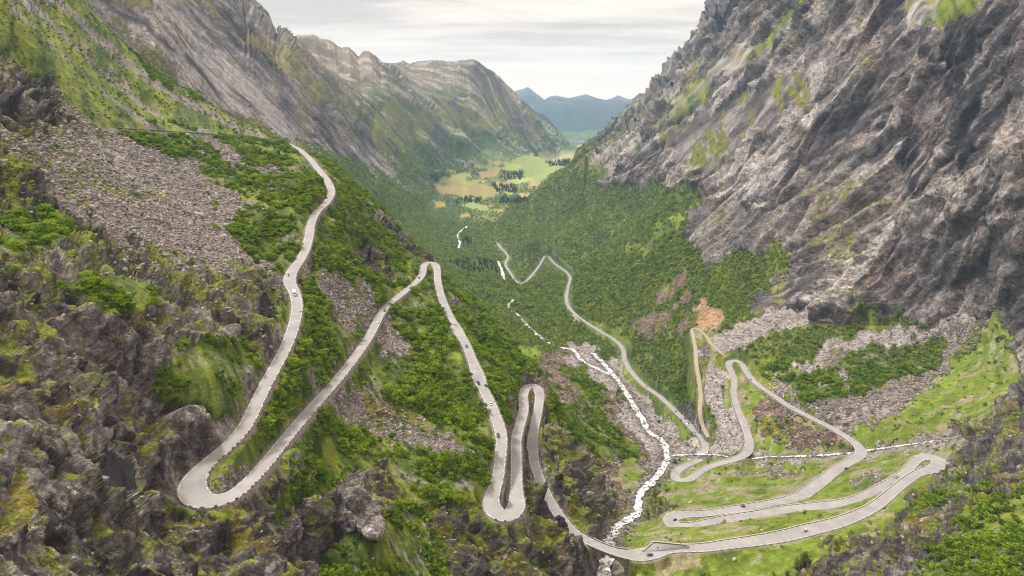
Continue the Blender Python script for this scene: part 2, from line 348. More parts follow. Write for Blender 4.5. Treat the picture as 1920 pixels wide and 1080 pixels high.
# ------------------------------------------------------------------ which ground lies where (surveyed outlines, each only over its own range of distance)
G, S, R, C, F, FI, BR, GV, MO, OR, DK = range(11)   # grass, scrub, rock, scree, forest, field, brown scree, pale gravel, mossy rock, orange earth, dark slab
ZONES = [
 # kind, outline, nearest, farthest
 (G, [(-200,-400),(160,0),(250,100),(400,200),(560,265),(560,300),(200,260),(-200,250)], 400, 1500),
 (C, [(0,120),(60,150),(210,240),(280,250),(180,250),(0,165)], 300, 1500),
 (R, [(-300,80),(0,92),(40,110),(80,160),(118,225),(100,240),(-300,240)], 100, 1500),
 (R, [(0,0),(60,0),(120,12),(60,20),(0,10)], 300, 1500),
 (C, [(100,235),(212,245),(300,275),(400,340),(480,385),(560,425),(575,440),(550,500),(500,520),(420,520),(330,500),(230,450),(160,400),(60,330),(-40,290),(-40,262)], 200, 1100),
 (S, [(212,242),(350,250),(550,276),(610,340),(605,378),(560,400),(480,370),(400,335),(330,300),(260,270)], 300, 1500),
 (C, [(335,255),(380,268),(440,288),(530,325),(535,340),(470,330),(400,300),(350,280)], 300, 1500),
 (GV, [(120,240),(150,255),(215,290),(270,330),(390,400),(370,405),(250,340),(160,285)], 200, 1200),
 (S, [(460,385),(560,420),(572,450),(550,490),(520,500),(470,470),(420,440)], 200, 1200),
 (MO, [(-40,270),(60,330),(160,400),(230,450),(330,500),(430,520),(540,500),(545,560),(530,640),(480,700),(400,600),(200,560),(0,480),(-80,470)], 150, 900),
 (S, [(0,390),(120,400),(150,440),(60,470),(0,460)], 100, 900),
 (S, [(90,560),(190,510),(330,560),(200,600)], 100, 900),
 (R, [(-300,480),(0,500),(120,560),(250,600),(420,640),(500,690),(480,750),(400,850),(340,880),(330,950),(450,980),(560,960),(560,1100),(-400,1400)], 20, 900),
 (DK, [(170,860),(250,850),(255,905),(235,940),(180,930),(165,890)], 100, 600),
 (MO, [(0,560),(60,570),(110,640),(60,700),(0,760)], 50, 500),
 (S, [(330,650),(400,640),(455,650),(480,700),(450,760),(400,780),(340,770),(300,740)], 150, 700),
 (R, [(330,840),(430,780),(480,740),(440,800),(390,850)], 150, 700),
 (S, [(560,560),(575,480),(600,430),(625,385),(620,340),(560,280),(640,318),(700,378),(800,466),(792,490),(700,590),(620,700),(560,780),(500,830),(520,730),(560,640)], 250, 1200),
 (S, [(560,560),(600,600),(640,650),(600,740),(540,800),(480,850),(530,720)], 250, 800),
 (C, [(580,500),(610,495),(650,515),(700,555),(712,575),(690,610),(660,620),(620,590),(585,550)], 250, 900),
 (R, [(660,478),(700,470),(745,500),(750,520),(720,530),(680,505)], 400, 1100),
 (R, [(700,385),(740,410),(805,468),(790,475),(740,440),(690,395)], 400, 1200),
 (S, [(455,830),(560,600),(620,640),(600,720),(560,775),(500,845),(450,880)], 150, 600),
 (C, [(388,900),(440,865),(500,840),(560,780),(545,830),(470,900),(430,930),(395,925)], 150, 600),
 (S, [(796,500),(812,500),(826,575),(870,660),(900,740),(930,830),(920,900),(880,960),(800,950),(700,900),(620,880),(540,900),(570,810),(640,730),(710,610)], 250, 1100),
 (C, [(610,760),(650,720),(690,740),(760,780),(850,830),(905,860),(900,885),(820,850),(740,820),(660,800)], 250, 1000),
 (C, [(705,610),(740,570),(760,600),(770,660),(735,680),(700,640)], 300, 1000),
 (R, [(450,950),(560,915),(640,870),(720,880),(740,930),(700,1010),(640,1060),(560,1100),(430,1100)], 150, 700),
 (S, [(500,940),(560,900),(640,880),(640,920),(560,960),(520,975)], 150, 700),
 (MO, [(740,930),(880,930),(920,985),(980,985),(1000,1100),(640,1100),(680,1040)], 150, 700),
 (S, [(620,1020),(700,1000),(730,950),(790,970),(830,1060),(780,1100),(600,1100)], 150, 700),
 (S, [(830,505),(905,575),(1025,690),(1000,715),(970,725),(960,790),(935,800),(900,700),(860,610)], 300, 1100),
 (R, [(955,710),(975,700),(1020,700),(1045,740),(1035,800),(1020,800),(1025,740),(1000,716),(970,720)], 400, 900),
 (MO, [(975,740),(1000,735),(1000,800),(990,900),(1010,960),(1060,1000),(1150,1040),(1100,1100),(970,1100),(975,990),(975,850)], 250, 700),
 (MO, [(1015,800),(1050,800),(1075,900),(1130,960),(1130,1010),(1060,975),(1010,880)], 300, 800),
 (R, [(1040,1010),(1140,1040),(1160,1100),(1000,1100)], 250, 600),
 # valley
 (F, [(1060,700),(1000,640),(900,560),(800,460),(690,370),(560,270),(700,330),(820,330),(900,300),(1090,280),(1100,300),(1150,350),(1240,345),(1320,375),(1280,450),(1330,520),(1420,555),(1430,590),(1300,610),(1320,840),(1180,690)], 1010, 6000),
 (BR, [(1015,665),(1060,650),(1110,690),(1170,745),(1215,810),(1245,870),(1200,905),(1185,960),(1140,960),(1110,900),(1060,830),(1030,760),(1000,720)], 560, 1400),
 (S, [(1035,750),(1090,770),(1130,790),(1200,830),(1195,850),(1140,850),(1070,830),(1040,790)], 560, 1400),
 (S, [(1060,700),(1130,700),(1150,760),(1110,790),(1080,740)], 700, 1400),
 (G, [(1070,850),(1120,865),(1120,890),(1085,880)], 560, 1400),
 (G, [(1160,850),(1210,850),(1200,905),(1150,900)], 560, 1400),
 (S, [(1160,655),(1200,690),(1260,770),(1300,800),(1320,760),(1310,640),(1240,620),(1180,600),(1100,600),(1020,600)], 850, 1600),
 (GV, [(1050,645),(1075,645),(1105,652),(1150,690),(1195,738),(1232,776),(1268,805),(1285,835),(1240,870),(1225,905),(1195,930),(1182,905),(1212,880),(1228,850),(1200,800),(1160,752),(1125,722),(1085,680)], 600, 1500),
 (BR, [(1170,612),(1230,575),(1290,562),(1300,580),(1260,600),(1215,635),(1190,630)], 900, 1700),
 (BR, [(1240,640),(1290,610),(1300,618),(1270,645)], 900, 1700),
 (BR, [(1230,540),(1260,520),(1290,540),(1250,560)], 900, 1900),
 (OR, [(1296,608),(1325,578),(1350,574),(1366,585),(1345,608),(1320,614)], 900, 1500),
 (S, [(1330,620),(1420,570),(1440,600),(1400,640),(1350,655)], 900, 1500),
 (GV, [(1335,622),(1400,598),(1450,588),(1500,585),(1528,603),(1500,615),(1440,640),(1390,655),(1350,648)], 900, 1500),
 (S, [(1390,660),(1440,640),(1530,615),(1640,600),(1640,625),(1560,640),(1500,690),(1460,720),(1430,715)], 700, 1400),
 (C, [(1420,720),(1470,722),(1520,680),(1580,645),(1700,605),(1800,585),(1835,600),(1820,640),(1790,690),(1740,740),(1650,790),(1600,815),(1560,800),(1480,755)], 600, 1300),
 (GV, [(1500,690),(1540,660),(1640,620),(1800,586),(1820,596),(1700,625),(1600,660),(1520,695)], 600, 1300),
 (S, [(1570,700),(1600,665),(1700,630),(1760,625),(1790,645),(1750,700),(1690,715),(1640,725),(1600,730)], 600, 1300),
 (S, [(1480,720),(1510,700),(1555,700),(1570,740),(1520,745)], 600, 1300),
 (BR, [(1410,760),(1440,745),(1500,775),(1580,820),(1500,845),(1430,830)], 600, 1300),
 (G, [(1420,820),(1500,828),(1590,822),(1600,842),(1500,848),(1425,840)], 600, 1100),
 (G, [(1835,605),(1900,680),(1900,740),(1840,790),(1790,805),(1640,830),(1600,822),(1620,800),(1680,785),(1745,745),(1790,700),(1820,650)], 500, 1200),
 (GV, [(1325,690),(1355,678),(1372,700),(1372,740),(1385,790),(1400,830),(1380,850),(1335,848),(1350,790),(1330,740)], 700, 1200),
 (C, [(1310,700),(1330,690),(1340,650),(1320,635),(1305,640)], 700, 1300),
 (S, [(1330,740),(1350,780),(1350,830),(1335,840),(1318,790),(1316,740)], 700, 1200),
 (GV, [(1230,840),(1340,838),(1430,850),(1620,845),(1800,815),(1830,822),(1800,836),(1640,860),(1500,864),(1400,868),(1250,862)], 600, 1000),
 (G, [(1200,930),(1255,900),(1290,905),(1350,885),(1420,866),(1620,862),(1790,834),(1775,850),(1775,880),(1700,910),(1640,965),(1520,1010),(1380,1030),(1230,1045),(1150,1055),(1160,1000)], 380, 900),
 (C, [(1370,880),(1420,888),(1520,895),(1500,903),(1410,900)], 500, 900),
 (C, [(1600,905),(1650,890),(1690,885),(1660,905),(1620,925)], 450, 900),
 (MO, [(1190,920),(1225,905),(1260,925),(1250,965),(1215,975),(1160,985),(1180,950)], 400, 900),
 (G, [(1160,1050),(1350,1040),(1530,1015),(1600,1000),(1540,1040),(1480,1060),(1430,1100),(1130,1100)], 300, 700),
 (R, [(1430,1100),(1500,1050),(1580,1015),(1640,985),(1700,940),(1770,880),(1790,835),(1830,810),(1960,730),(2300,700),(2300,1300),(1400,1300)], 200, 900),
 (S, [(1700,960),(1790,900),(1850,930),(1960,935),(2200,935),(2200,1200),(1720,1100),(1760,1040)], 200, 700),
 (MO, [(1560,1035),(1640,1000),(1740,960),(1800,1000),(1700,1060),(1620,1040)], 200, 700),
 (R, [(1640,1010),(1740,1020),(1700,1060),(1620,1100),(1500,1100),(1560,1040)], 200, 600),
 (R, [(1750,950),(1800,930),(1830,945),(1790,990),(1740,990)], 200, 700),
 # the big wall
 (R, [(1090,330),(1120,260),(1300,98),(1345,-10),(1400,-500),(2400,-500),(2400,700),(1960,730),(1905,720),(1900,660),(1850,610),(1795,580),(1640,600),(1530,612),(1500,585),(1430,590),(1400,545),(1330,520),(1270,455),(1330,375),(1240,345),(1150,350)], 500, 7000),
 (G, [(1700,0),(1760,-20),(1850,0),(1800,30),(1730,60),(1690,50)], 900, 1900),
 (G, [(1195,255),(1300,160),(1380,100),(1500,5),(1560,-10),(1500,50),(1400,130),(1300,205),(1250,235)], 1900, 3100),
 (G, [(1100,290),(1195,240),(1240,225),(1180,290),(1130,330),(1090,330)], 1900, 3300),
 (MO, [(1230,250),(1400,180),(1520,120),(1500,200),(1340,330),(1270,300)], 1000, 2900),
 (G, [(1180,460),(1250,410),(1330,372),(1330,385),(1270,430),(1200,470)], 1000, 2600),
 (S, [(1330,530),(1380,490),(1470,480),(1480,500),(1440,560),(1400,580)], 900, 1900),
 (G, [(1590,580),(1650,590),(1640,605),(1600,605)], 800, 1500),
 (G, [(1830,600),(1850,560),(1870,610),(1900,650),(1860,640)], 700, 1300),
]
FAR_ZONES = [
 (F, [(560,300),(640,330),(700,300),(820,300),(900,275),(1000,245),(1100,270),(1100,300),(1000,380),(930,410),(800,480),(600,330)], 2500, 9500),
]
FIELDS = [
 # colour, outline
 ((0.25,0.32,0.08), [(975,300),(1010,292),(1075,295),(1080,303),(1030,322),(1000,335),(985,318),(960,312)]),
 ((0.44,0.38,0.22), [(1010,291),(1070,290),(1072,296),(1030,297)]),
 ((0.30,0.25,0.08), [(820,350),(880,345),(925,356),(925,362),(880,364),(835,362)]),
 ((0.36,0.27,0.11), [(898,323),(932,321),(930,330),(905,331)]),
 ((0.30,0.35,0.08), [(835,335),(868,333),(868,341),(822,341)]),
 ((0.40,0.34,0.14), [(850,328),(880,326),(882,331),(850,333)]),
 ((0.27,0.34,0.08), [(868,385),(890,382),(912,388),(910,393),(890,391)]),
 ((0.36,0.28,0.06), [(812,379),(832,379),(830,387),(815,388)]),
 ((0.34,0.42,0.09), [(953,337),(998,334),(996,341),(957,343)]),
 ((0.32,0.40,0.09), [(950,308),(975,310),(965,318),(945,316)]),
 ((0.42,0.30,0.12), [(993,346),(1010,340),(1012,345),(998,350)]),
 ((0.40,0.30,0.10), [(930,343),(956,344),(950,349),(932,348)]),
 ((0.34,0.42,0.08), [(948,360),(965,359),(962,364),(950,364)]),
 ((0.40,0.30,0.12), [(975,364),(995,364),(990,370),(976,370)]),
 ((0.45,0.40,0.16), [(1085,273),(1105,272),(1105,277),(1088,277)]),
 ((0.35,0.38,0.12), [(1085,287),(1098,286),(1097,291),(1084,291)]),
 ((0.36,0.28,0.07), [(862,402),(878,401),(880,407),(864,408)]),
] + [((0.24 + 0.1 * ((i * 37) % 10) / 10, 0.27 + 0.08 * ((i * 53) % 10) / 10, 0.08), [(u_ - w_, v_ - 1.6), (u_ + w_ * .8, v_ - 2.2), (u_ + w_, v_ + 1.4), (u_ - w_ * .7, v_ + 2.0)])
      for i, (u_, v_, w_) in enumerate([(905,312,16),(940,305,14),(925,316,12),(1000,325,15),(1035,318,12),(965,330,12),(880,345,10),(950,352,14),(900,340,12),(985,372,8),(915,368,14),(935,395,9),(860,370,9),(890,372,10),(1050,308,10),(1010,340,10),(845,322,12),(1070,300,9),(1040,290,14),(990,294,12)])]
def inside(u, v, poly):
    res = np.zeros(u.shape, bool); k = len(poly)
    for i in range(k):
        x1, y1 = poly[i]; x2, y2 = poly[(i + 1) % k]
        if y1 == y2: continue
        c = ((y1 > v) != (y2 > v)) & (u < (x2 - x1) * (v - y1) / (y2 - y1) + x1)
        res ^= c
    return res

x1 = X.ravel().astype(np.float32); y1 = Y.ravel().astype(np.float32); z1 = Z.ravel().astype(np.float32)
NV = x1.size
r1 = np.hypot(x1, y1)
pu, pv, pd = project(x1, y1, z1)
# normal of the smooth sheet
def grid_normal(x, y, z):
    P = np.stack([x, y, z], -1).reshape(NR_, NT_, 3)
    a = np.gradient(P, axis=0); b = np.gradient(P, axis=1)
    nn = np.cross(b, a); area = np.linalg.norm(nn, axis=-1)
    nn /= np.maximum(area, 1e-6)[..., None]
    return nn.reshape(-1, 3).astype(np.float32), area.ravel()
N0, AREA = grid_normal(x1, y1, z1)
if N0[:, 2].mean() < 0: N0 = -N0
slope = 1 - N0[:, 2]

wn = np.clip(pd / 500.0, 0.35, 4)
w1 = fbm(x1 / (22 * wn), y1 / (22 * wn), z1 / (22 * wn), 4, 3) - 0.5
w2 = fbm(x1 / (22 * wn) + 40, y1 / (22 * wn), z1 / (22 * wn), 4, 5) - 0.5
w3 = fbm(x1 / (5 * wn), y1 / (5 * wn), z1 / (5 * wn), 3, 7) - 0.5; w4 = fbm(x1 / (5 * wn) + 9, y1 / (5 * wn), z1 / (5 * wn), 3, 8) - 0.5
wu = pu + w1 * 95 + w3 * 30; wv = pv + w2 * 80 + w4 * 26
kind = np.full(NV, R, np.int8)
kind[(r1 < 1300) & (pu < 1000)] = MO
kind[(slope < 0.3) & (r1 > 900)] = F
kind[(slope < 0.16) & (r1 <= 1300)] = G
for (k, poly, dn, df) in ZONES:
    pl = np.array(poly, float)
    m = (pd > dn) & (pd < df) & (pu > pl[:, 0].min() - 40) & (pu < pl[:, 0].max() + 40) & (pv > pl[:, 1].min() - 40) & (pv < pl[:, 1].max() + 40)
    idx = np.nonzero(m)[0]
    if len(idx): idx = idx[inside(wu[idx], wv[idx], poly)]; kind[idx] = k
LW = [(R, [(215,50),(300,0),(400,0),(470,50),(560,150),(640,215),(760,300),(800,345),(700,345),(600,300),(500,245),(400,190)]), (G, [(395,0),(520,85),(600,170),(680,240),(640,230),(560,165),(470,90)]), (F, [(545,262),(640,300),(760,345),(830,370),(830,420),(700,380)])]
leftfar = (pu < 1095) & (pd > 1300) & ((pu < 1000) | (pd > 3600)) & (kind != F)
# left wall and the ranges behind: forest skirts below, grass shoulders, rock between
hh = z1 + 160 * (fbm(x1 / 260, y1 / 260, z1 / 260, 4, 21) - 0.5)
gul = fbm(y1 / 90, x1 / 600, z1 / 700, 4, 22)
m = leftfar & (pd < 12500)
kind[m] = R
kind[m & (hh < 400 + 420 * (gul - 0.5))] = F
kind[m & (hh >= 400) & (gul > 0.53) & (slope < 0.55) & (hh < 800)] = G
kind[m & (pd > 3300) & (gul > 0.42) & (hh < 950)] = G
kind[m & (hh < 330 + 300 * (gul - 0.5)) & (pd > 1300)] = F
kind[m & (hh > 760) & (pd < 3300) & (gul > 0.5) & (slope < 0.5)] = G
for k, poly in LW:
    mm = (pd > 1300) & (pd < 3600); idx = np.nonzero(mm)[0]; idx = idx[inside(pu[idx] + w1[idx] * 30 + w3[idx] * 20, pv[idx] + w2[idx] * 30 + w4[idx] * 20, poly)]; kind[idx] = k
kind[(pd >= 12000)] = F
kind[(pd >= 12000) & (hh > 620)] = R
for (k, poly, dn, df) in FAR_ZONES:
    mm = (pd > dn) & (pd < df) & (z1 < 260); idx = np.nonzero(mm)[0]
    idx = idx[inside(pu[idx], pv[idx], poly)]; kind[idx] = k
field_col = np.zeros((NV, 3), np.float32); isfield = np.zeros(NV, bool)
for col, poly in FIELDS:
    pl = np.array(poly, float); pl = pl.mean(0) + (pl - pl.mean(0)) * (1.2, 1.55); poly = [tuple(q_) for q_ in pl]
    m = (pd > 2500) & (z1 < 330) & (pu > pl[:, 0].min() - 6) & (pu < pl[:, 0].max() + 6) & (pv > pl[:, 1].min() - 6) & (pv < pl[:, 1].max() + 6)
    idx = np.nonzero(m)[0]; idx = idx[inside(pu[idx] + w1[idx] * 14 + w3[idx] * 10, pv[idx] + w2[idx] * 6 + w4[idx] * 4, poly)]
    isfield[idx] = True; field_col[idx] = col; kind[idx] = FI

# ------------------------------------------------------------------ distance to roads and water
class Track:
    def __init__(s, lines, cell=2.5, rad=30.0, box=(-700, 760, 60, 2700)):
        s.cell = cell; s.box = box
        P = []; T = []; Wd = []; ids = []
        for k, (L, w) in enumerate(lines):
            t = np.gradient(L, axis=0); t /= np.linalg.norm(t[:, :2], axis=1)[:, None]
            P.append(L); T.append(t); Wd.append(np.broadcast_to(w, (len(L),))); ids.append(np.full(len(L), k))
        s.P = np.vstack(P); s.T = np.vstack(T); s.W = np.concatenate(Wd); s.I = np.concatenate(ids)
        nx = int((box[1] - box[0]) / cell); ny = int((box[3] - box[2]) / cell)
        s.nx, s.ny = nx, ny
        best = np.full((nx, ny), 1e9); s.idx = np.full((nx, ny), -1, np.int32)
        k = int(rad / cell); gx = np.arange(-k, k + 1)
        for i, p in enumerate(s.P):
            cx = int((p[0] - box[0]) / cell); cy = int((p[1] - box[2]) / cell)
            a0, a1 = max(cx - k, 0), min(cx + k + 1, nx); b0, b1 = max(cy - k, 0), min(cy + k + 1, ny)
            if a0 >= a1 or b0 >= b1: continue
            xs = box[0] + (np.arange(a0, a1) + .5) * cell - p[0]; ys = box[2] + (np.arange(b0, b1) + .5) * cell - p[1]
            d = xs[:, None] ** 2 + ys[None] ** 2
            sub = best[a0:a1, b0:b1]; m = d < sub
            sub[m] = d[m]; s.idx[a0:a1, b0:b1][m] = i
    def query(s, x, y):
        """distance from the centre line, signed side, height there, half width, index"""
        a = ((x - s.box[0]) / s.cell).astype(int); b = ((y - s.box[2]) / s.cell).astype(int)
        ok = (a >= 0) & (a < s.nx) & (b >= 0) & (b < s.ny)
        k = np.full(x.shape, -1, np.int32); k[ok] = s.idx[a[ok], b[ok]]
        ok = k >= 0; kk = np.where(ok, k, 0)
        p = s.P[kk]; t = s.T[kk]
        dx = x - p[:, 0]; dy = y - p[:, 1]
        al = np.clip(dx * t[:, 0] + dy * t[:, 1], -3, 3); side = t[:, 0] * dy - t[:, 1] * dx
        dist = np.where(ok, np.hypot(dx - al * t[:, 0], dy - al * t[:, 1]), 1e3)
        return dist, side, p[:, 2] + al * t[:, 2], s.W[kk], k

def half_width(P, base, wide):
    u, v, d = project(P[:, 0], P[:, 1], P[:, 2]); w = np.full(len(P), base)
    for (a, b, rad, extra) in wide:
        g = np.exp(-(((u - a) ** 2 + (v - b) ** 2) / rad ** 2)); w = w + extra * g
    k = np.ones(9) / 9; return np.convolve(np.pad(w, 4, 'edge'), k, 'valid')
W_MAIN = half_width(road_main, 3.6, [(362,915,34,2.3),(400,935,30,1.6),(808,492,12,1.2),(552,520,22,0.9),(860,615,14,1.3),(890,705,16,2.2),(935,950,26,2.4),(960,950,20,1.6),(1000,724,16,1.4),
    (1220,1036,30,2.6),(1758,866,26,3.2),(1262,978,26,2.6),(1612,845,22,1.4),(1372,682,14,0.6),(1274,895,20,2.0),(1300,810,16,2.6),(1403,845,20,1.0),(1000,835,14,0.8),(1190,1041,25,1.2),(930,790,60,0.5),(1480,1000,150,1.2),(1500,955,120,1.2),(1560,890,60,0.8)])
roads = Track([(road_main, W_MAIN), (road_far, 3.6), (road_old, 2.6), (road_track, 6.0)])
water = Track([(r, w) for r, w in rivers], box=(-1000, 760, 60, 3400), rad=26)
rdist, rside, rz, rw, ridx = roads.query(x1, y1)
wdist, wside, wz, ww, widx = water.query(x1, y1)
# the parking place by the valley road
PARK = [at_level(u, v, 171.0)[:2] for u, v in ((1070,590),(1075,607),(1103,609),(1098,601),(1082,591))]
pcx, pcy = np.mean([p[0] for p in PARK]), np.mean([p[1] for p in PARK])

# ------------------------------------------------------------------ relief
cover = {G: 0.25, S: 0.3, R: 1.0, C: 0.35, F: 0.3, FI: 0.03, BR: 0.35, GV: 0.12, MO: 0.75, OR: 0.3, DK: 0.25}
rock_amt = np.vectorize(lambda k: cover[int(k)], otypes=[np.float32])(np.arange(11))[kind]
# blur over the grid so the relief changes gradually
def blur(a, k=2):
    A_ = a.reshape(NR_, NT_)
    for _ in range(k):
        A_ = (np.pad(A_, ((1, 1), (0, 0)), 'edge')[:-2] + 2 * A_ + np.pad(A_, ((1, 1), (0, 0)), 'edge')[2:]) / 4
        A_ = (np.pad(A_, ((0, 0), (1, 1)), 'edge')[:, :-2] + 2 * A_ + np.pad(A_, ((0, 0), (1, 1)), 'edge')[:, 2:]) / 4
    return A_.ravel()
rock_b = blur(rock_amt, 3)
disp = np.zeros(NV, np.float32)
# broad gullies running down the valley sides on every large slope
far_f = smooth(500, 2600, r1)
steep = smooth(0.06, 0.30, slope)
g1 = fbm(y1 / 420, x1 / 1500, z1 / 1500, 5, 31, 0.55, True)
g2 = fbm(y1 / 110, x1 / 500, z1 / 420, 5, 37, 0.55, True)
g3 = fbm(x1 / 300, y1 / 300, z1 / 300, 5, 41, 0.5)
disp += steep * far_f * ((g1 - 0.55) * 150 * smooth(1500, 6000, r1) + (g2 - 0.55) * 60 * smooth(1200, 3500, r1) + (g3 - 0.5) * 50 * smooth(1500, 5000, r1))
del g1
farr = (pd > 11500)
g4 = fbm(x1 / 1300, y1 / 1300, z1 / 1300, 5, 43, 0.5, True)
disp += farr * (g4 - 0.5) * 160
# right wall: slabs that dip down the valley side, ribs, ledges
wall = (kind == R) & (pu > 1050) & (r1 > 760)
wallf = blur(wall.astype(np.float32), 2) * smooth(0.05, 0.2, slope)
big = wallf > 0.01
xi, yi, zi = x1[big], y1[big], z1[big]
e1 = -0.70 * xi + 0.12 * yi - 0.70 * zi; e3 = -0.70 * xi + 0.71 * zi; e2 = yi + 0.17 * xi
wob_ = fbm(xi / 160, yi / 160, zi / 160, 3, 50) - 0.5
e2 = e2 + wob_ * 90; e3 = e3 + wob_ * 60
a = fbm(e2 / 60, e1 / 520, e3 / 130, 5, 51, 0.55, True) - 0.6
b = fbm(xi / 200, yi / 200, zi / 200, 4, 53, 0.45) - 0.5
f_, st1, gg1 = facets(e1 / 280, e2 / 46, e3 / 60, 5, 1.0, 0.9, 0.25, 0.22)
f2_, st2, gg2 = facets(e1 / 110, e2 / 23, e3 / 30, 6, 1.0, 0.9, 0.30, 0.35)
sc_ = np.clip(r1[big] / 1300, 0.7, 1.9)
disp[big] += wallf[big] * (a * 30 + b * 16 + f_ * 17 + f2_ * 8.0) * sc_
wallblk = 0.5 * st1 + 0.5 * st2
# the pale ramp that crosses the wall: rock below it stands proud
rampx = np.array([1500, 1560, 1640, 1700, 1830, 1925, 2100.]); rampy = np.array([600, 540, 450, 405, 330, 262, 160.])
sdr = pv[big] - np.interp(pu[big], rampx, rampy)
disp[big] += (pu[big] > 1500) * (pd[big] < 1500) * smooth(-10, 12, sdr) * (1 - smooth(60, 240, sdr)) * 26
rampm = np.zeros(NV, np.float32); rampm[big] = (pu[big] > 1480) * (pd[big] < 1500) * np.exp(-((sdr - 16) / 17) ** 2)
# near crags: blocks and slabs at three sizes
near = (rock_b > 0.2) & (r1 < 900)
xi, yi, zi = x1[near], y1[near], z1[near]
rx = fbm(xi / 30, yi / 30, zi / 30, 3, 61) - 0.5
cr, sr = cos(-0.5), sin(-0.5)
xa = xi * cr + zi * sr + rx * 14; za = -xi * sr + zi * cr + rx * 8
fA, sA, gA = facets(xa / 44, yi / 30 + rx, za / 17, 71, 1.1, 1.0, 0.5, 0.16)
fB, sB, gB = facets(xa / 15, yi / 10 + rx, za / 6.5, 72, 1.1, 1.0, 0.45, 0.28)
fC, sC, gC = facets(xa / 6.2, yi / 4.8, za / 3.2, 73, 1.0, 0.8, 0.35, 0.5)
hum = fbm(xi / 60, yi / 60, zi / 60, 4, 74) - 0.5
amp = smooth(0.25, 0.95, rock_b[near]) ; sc2 = np.clip(r1[near] / 320, 0.45, 1.3)
disp[near] += (amp * (fA * 9.5 + fB * 5.5 + fC * 2.2) + (0.3 + 0.7 * amp) * hum * 17) * sc2 * np.where(pu[near] > 1380, 0.5, 1.0)
blk = np.full(NV, 0.5, np.float32); blk[big] = wallblk; blk[near] = 0.45 * sA + 0.35 * sB + 0.2 * sC
crk = np.ones(NV, np.float32); crk[near] = np.minimum(gA, gB) * 0.8 + 0.2 * gC
# everything else: hummocks
hm = fbm(x1 / 26, y1 / 26, z1 / 26, 4, 81) - 0.5
hm2 = fbm(x1 / 5, y1 / 5, z1 / 5, 3, 83) - 0.5
disp += (1 - smooth(0.5, 0.9, rock_b)) * (hm * 5.0 * np.clip(r1 / 700, 0.4, 3) + hm2 * 1.1) * (kind != FI)
lim = np.clip(r1 * 0.042, 0, 1e9)
# keep relief away from the roads, the water and what must stay visible behind an edge
free = smooth(rw + 0.8, rw + 9.0, rdist) * smooth(ww + 0.0, ww + 10.0, wdist)
disp = np.clip(disp, -lim, lim) * free
crest = (VIS.ravel() & ~np.roll(VIS, -3, 0).ravel())
x2 = x1 + N0[:, 0] * disp; y2 = y1 + N0[:, 1] * disp; z2 = z1 + N0[:, 2] * disp
# streams cut their beds
cut = 1 - smooth(ww * 0.9, ww + 9.0, wdist)
z2 = z2 * (1 - cut) + (wz - 0.9) * cut
# gorge under the bridge
BRG = at_level(1144, 1031, 404.5)
# roads are benched into the slope
bench = 1 - smooth(rw + 0.9, rw + 5.5, rdist)
ub, vb, db = project(roads.P[:, 0], roads.P[:, 1], roads.P[:, 2])
on_bridge = (ub > 1112) & (ub < 1176) & (vb > 1015) & (roads.I == 0)
brg_v = np.where(ridx >= 0, on_bridge[np.maximum(ridx, 0)], False)
crossing = (cut > 0.05) & (rdist < 60)
bench = np.where(brg_v | (crossing & (wdist < ww + 4)), 0, bench)
z2 = z2 * (1 - bench) + (rz - 0.35) * bench
LAYBY = [at_level(u, v, z)[:2] for u, v, z in ((1194,1040,404.0),(1206,1034,404.0),(1226,1017,404.0),(1292,1022,402.0),(1292,1034,402.0),(1240,1038,403.0))]
z2 = np.where(inside(x2, y2, [tuple(p) for p in LAYBY]), np.minimum(z2, 402.2), z2)
inpark = inside(x2, y2, [tuple(p) for p in PARK])
z2 = np.where(inpark, 171.0 - 0.4, z2)
# drop below the outer edge, where the retaining walls stand
hn_l = height_at(roads.P[:, 0] - roads.T[:, 1] * 12, roads.P[:, 1] + roads.T[:, 0] * 12)
hn_r = height_at(roads.P[:, 0] + roads.T[:, 1] * 12, roads.P[:, 1] - roads.T[:, 0] * 12)
down_left = (hn_l < hn_r)
drop = np.maximum(roads.P[:, 2] - np.minimum(hn_l, hn_r), 0)
kk = np.maximum(ridx, 0)
outer = ((rside > 0) == down_left[kk]) & (ridx >= 0) & (roads.I[kk] == 0)
dd = np.where(outer, np.clip(drop[kk] * 0.3, 0, 2.0), 0) * smooth(rw + 0.5, rw + 1.3, rdist) * (1 - smooth(rw + 3, rw + 12, rdist))
z2 = z2 - dd
# surveyed skylines: each crest is raised or lowered to the height it really has
SKY = [
 ([(405,0),(430,18),(455,36),(480,52),(500,70),(522,85)], 1900, 3300, 0.16, 0, 520),
 ([(522,84),(540,72),(558,66),(575,64),(590,66),(604,73),(618,75),(632,85),(642,90),(652,88),(662,96),(672,104),(681,95),(692,97),(704,102),(714,113),(728,121)], 3900, 5900, 0.13, 525, 730),
 ([(733,119),(748,116),(756,113),(766,119),(784,115),(810,113),(850,114),(868,112),(887,110),(898,117),(915,128),(935,142),(952,158),(966,172),(985,196),(1005,218),(1025,240),(1045,258)], 5900, 7700, 0.10, 733, 1040),
 ([(1112,266),(1125,256),(1140,238),(1160,222),(1182,200),(1200,184),(1215,172),(1235,153),(1250,138),(1270,122),(1288,110),(1297,106),(1302,92),(1312,70),(1320,52),(1330,32),(1342,2),(1356,-30)], 2950, 4900, 0.10, 1112, 1350),
 ([(1100,289),(1125,272),(1150,254),(1180,236),(1210,216),(1240,194),(1270,170),(1300,148),(1330,124),(1360,100),(1390,80),(1420,58),(1450,38),(1480,14),(1500,0),(1530,-20)], 1850, 2950, 0.08, 1100, 1500),
]
def grid2(a): return a.reshape(NR_, NT_)
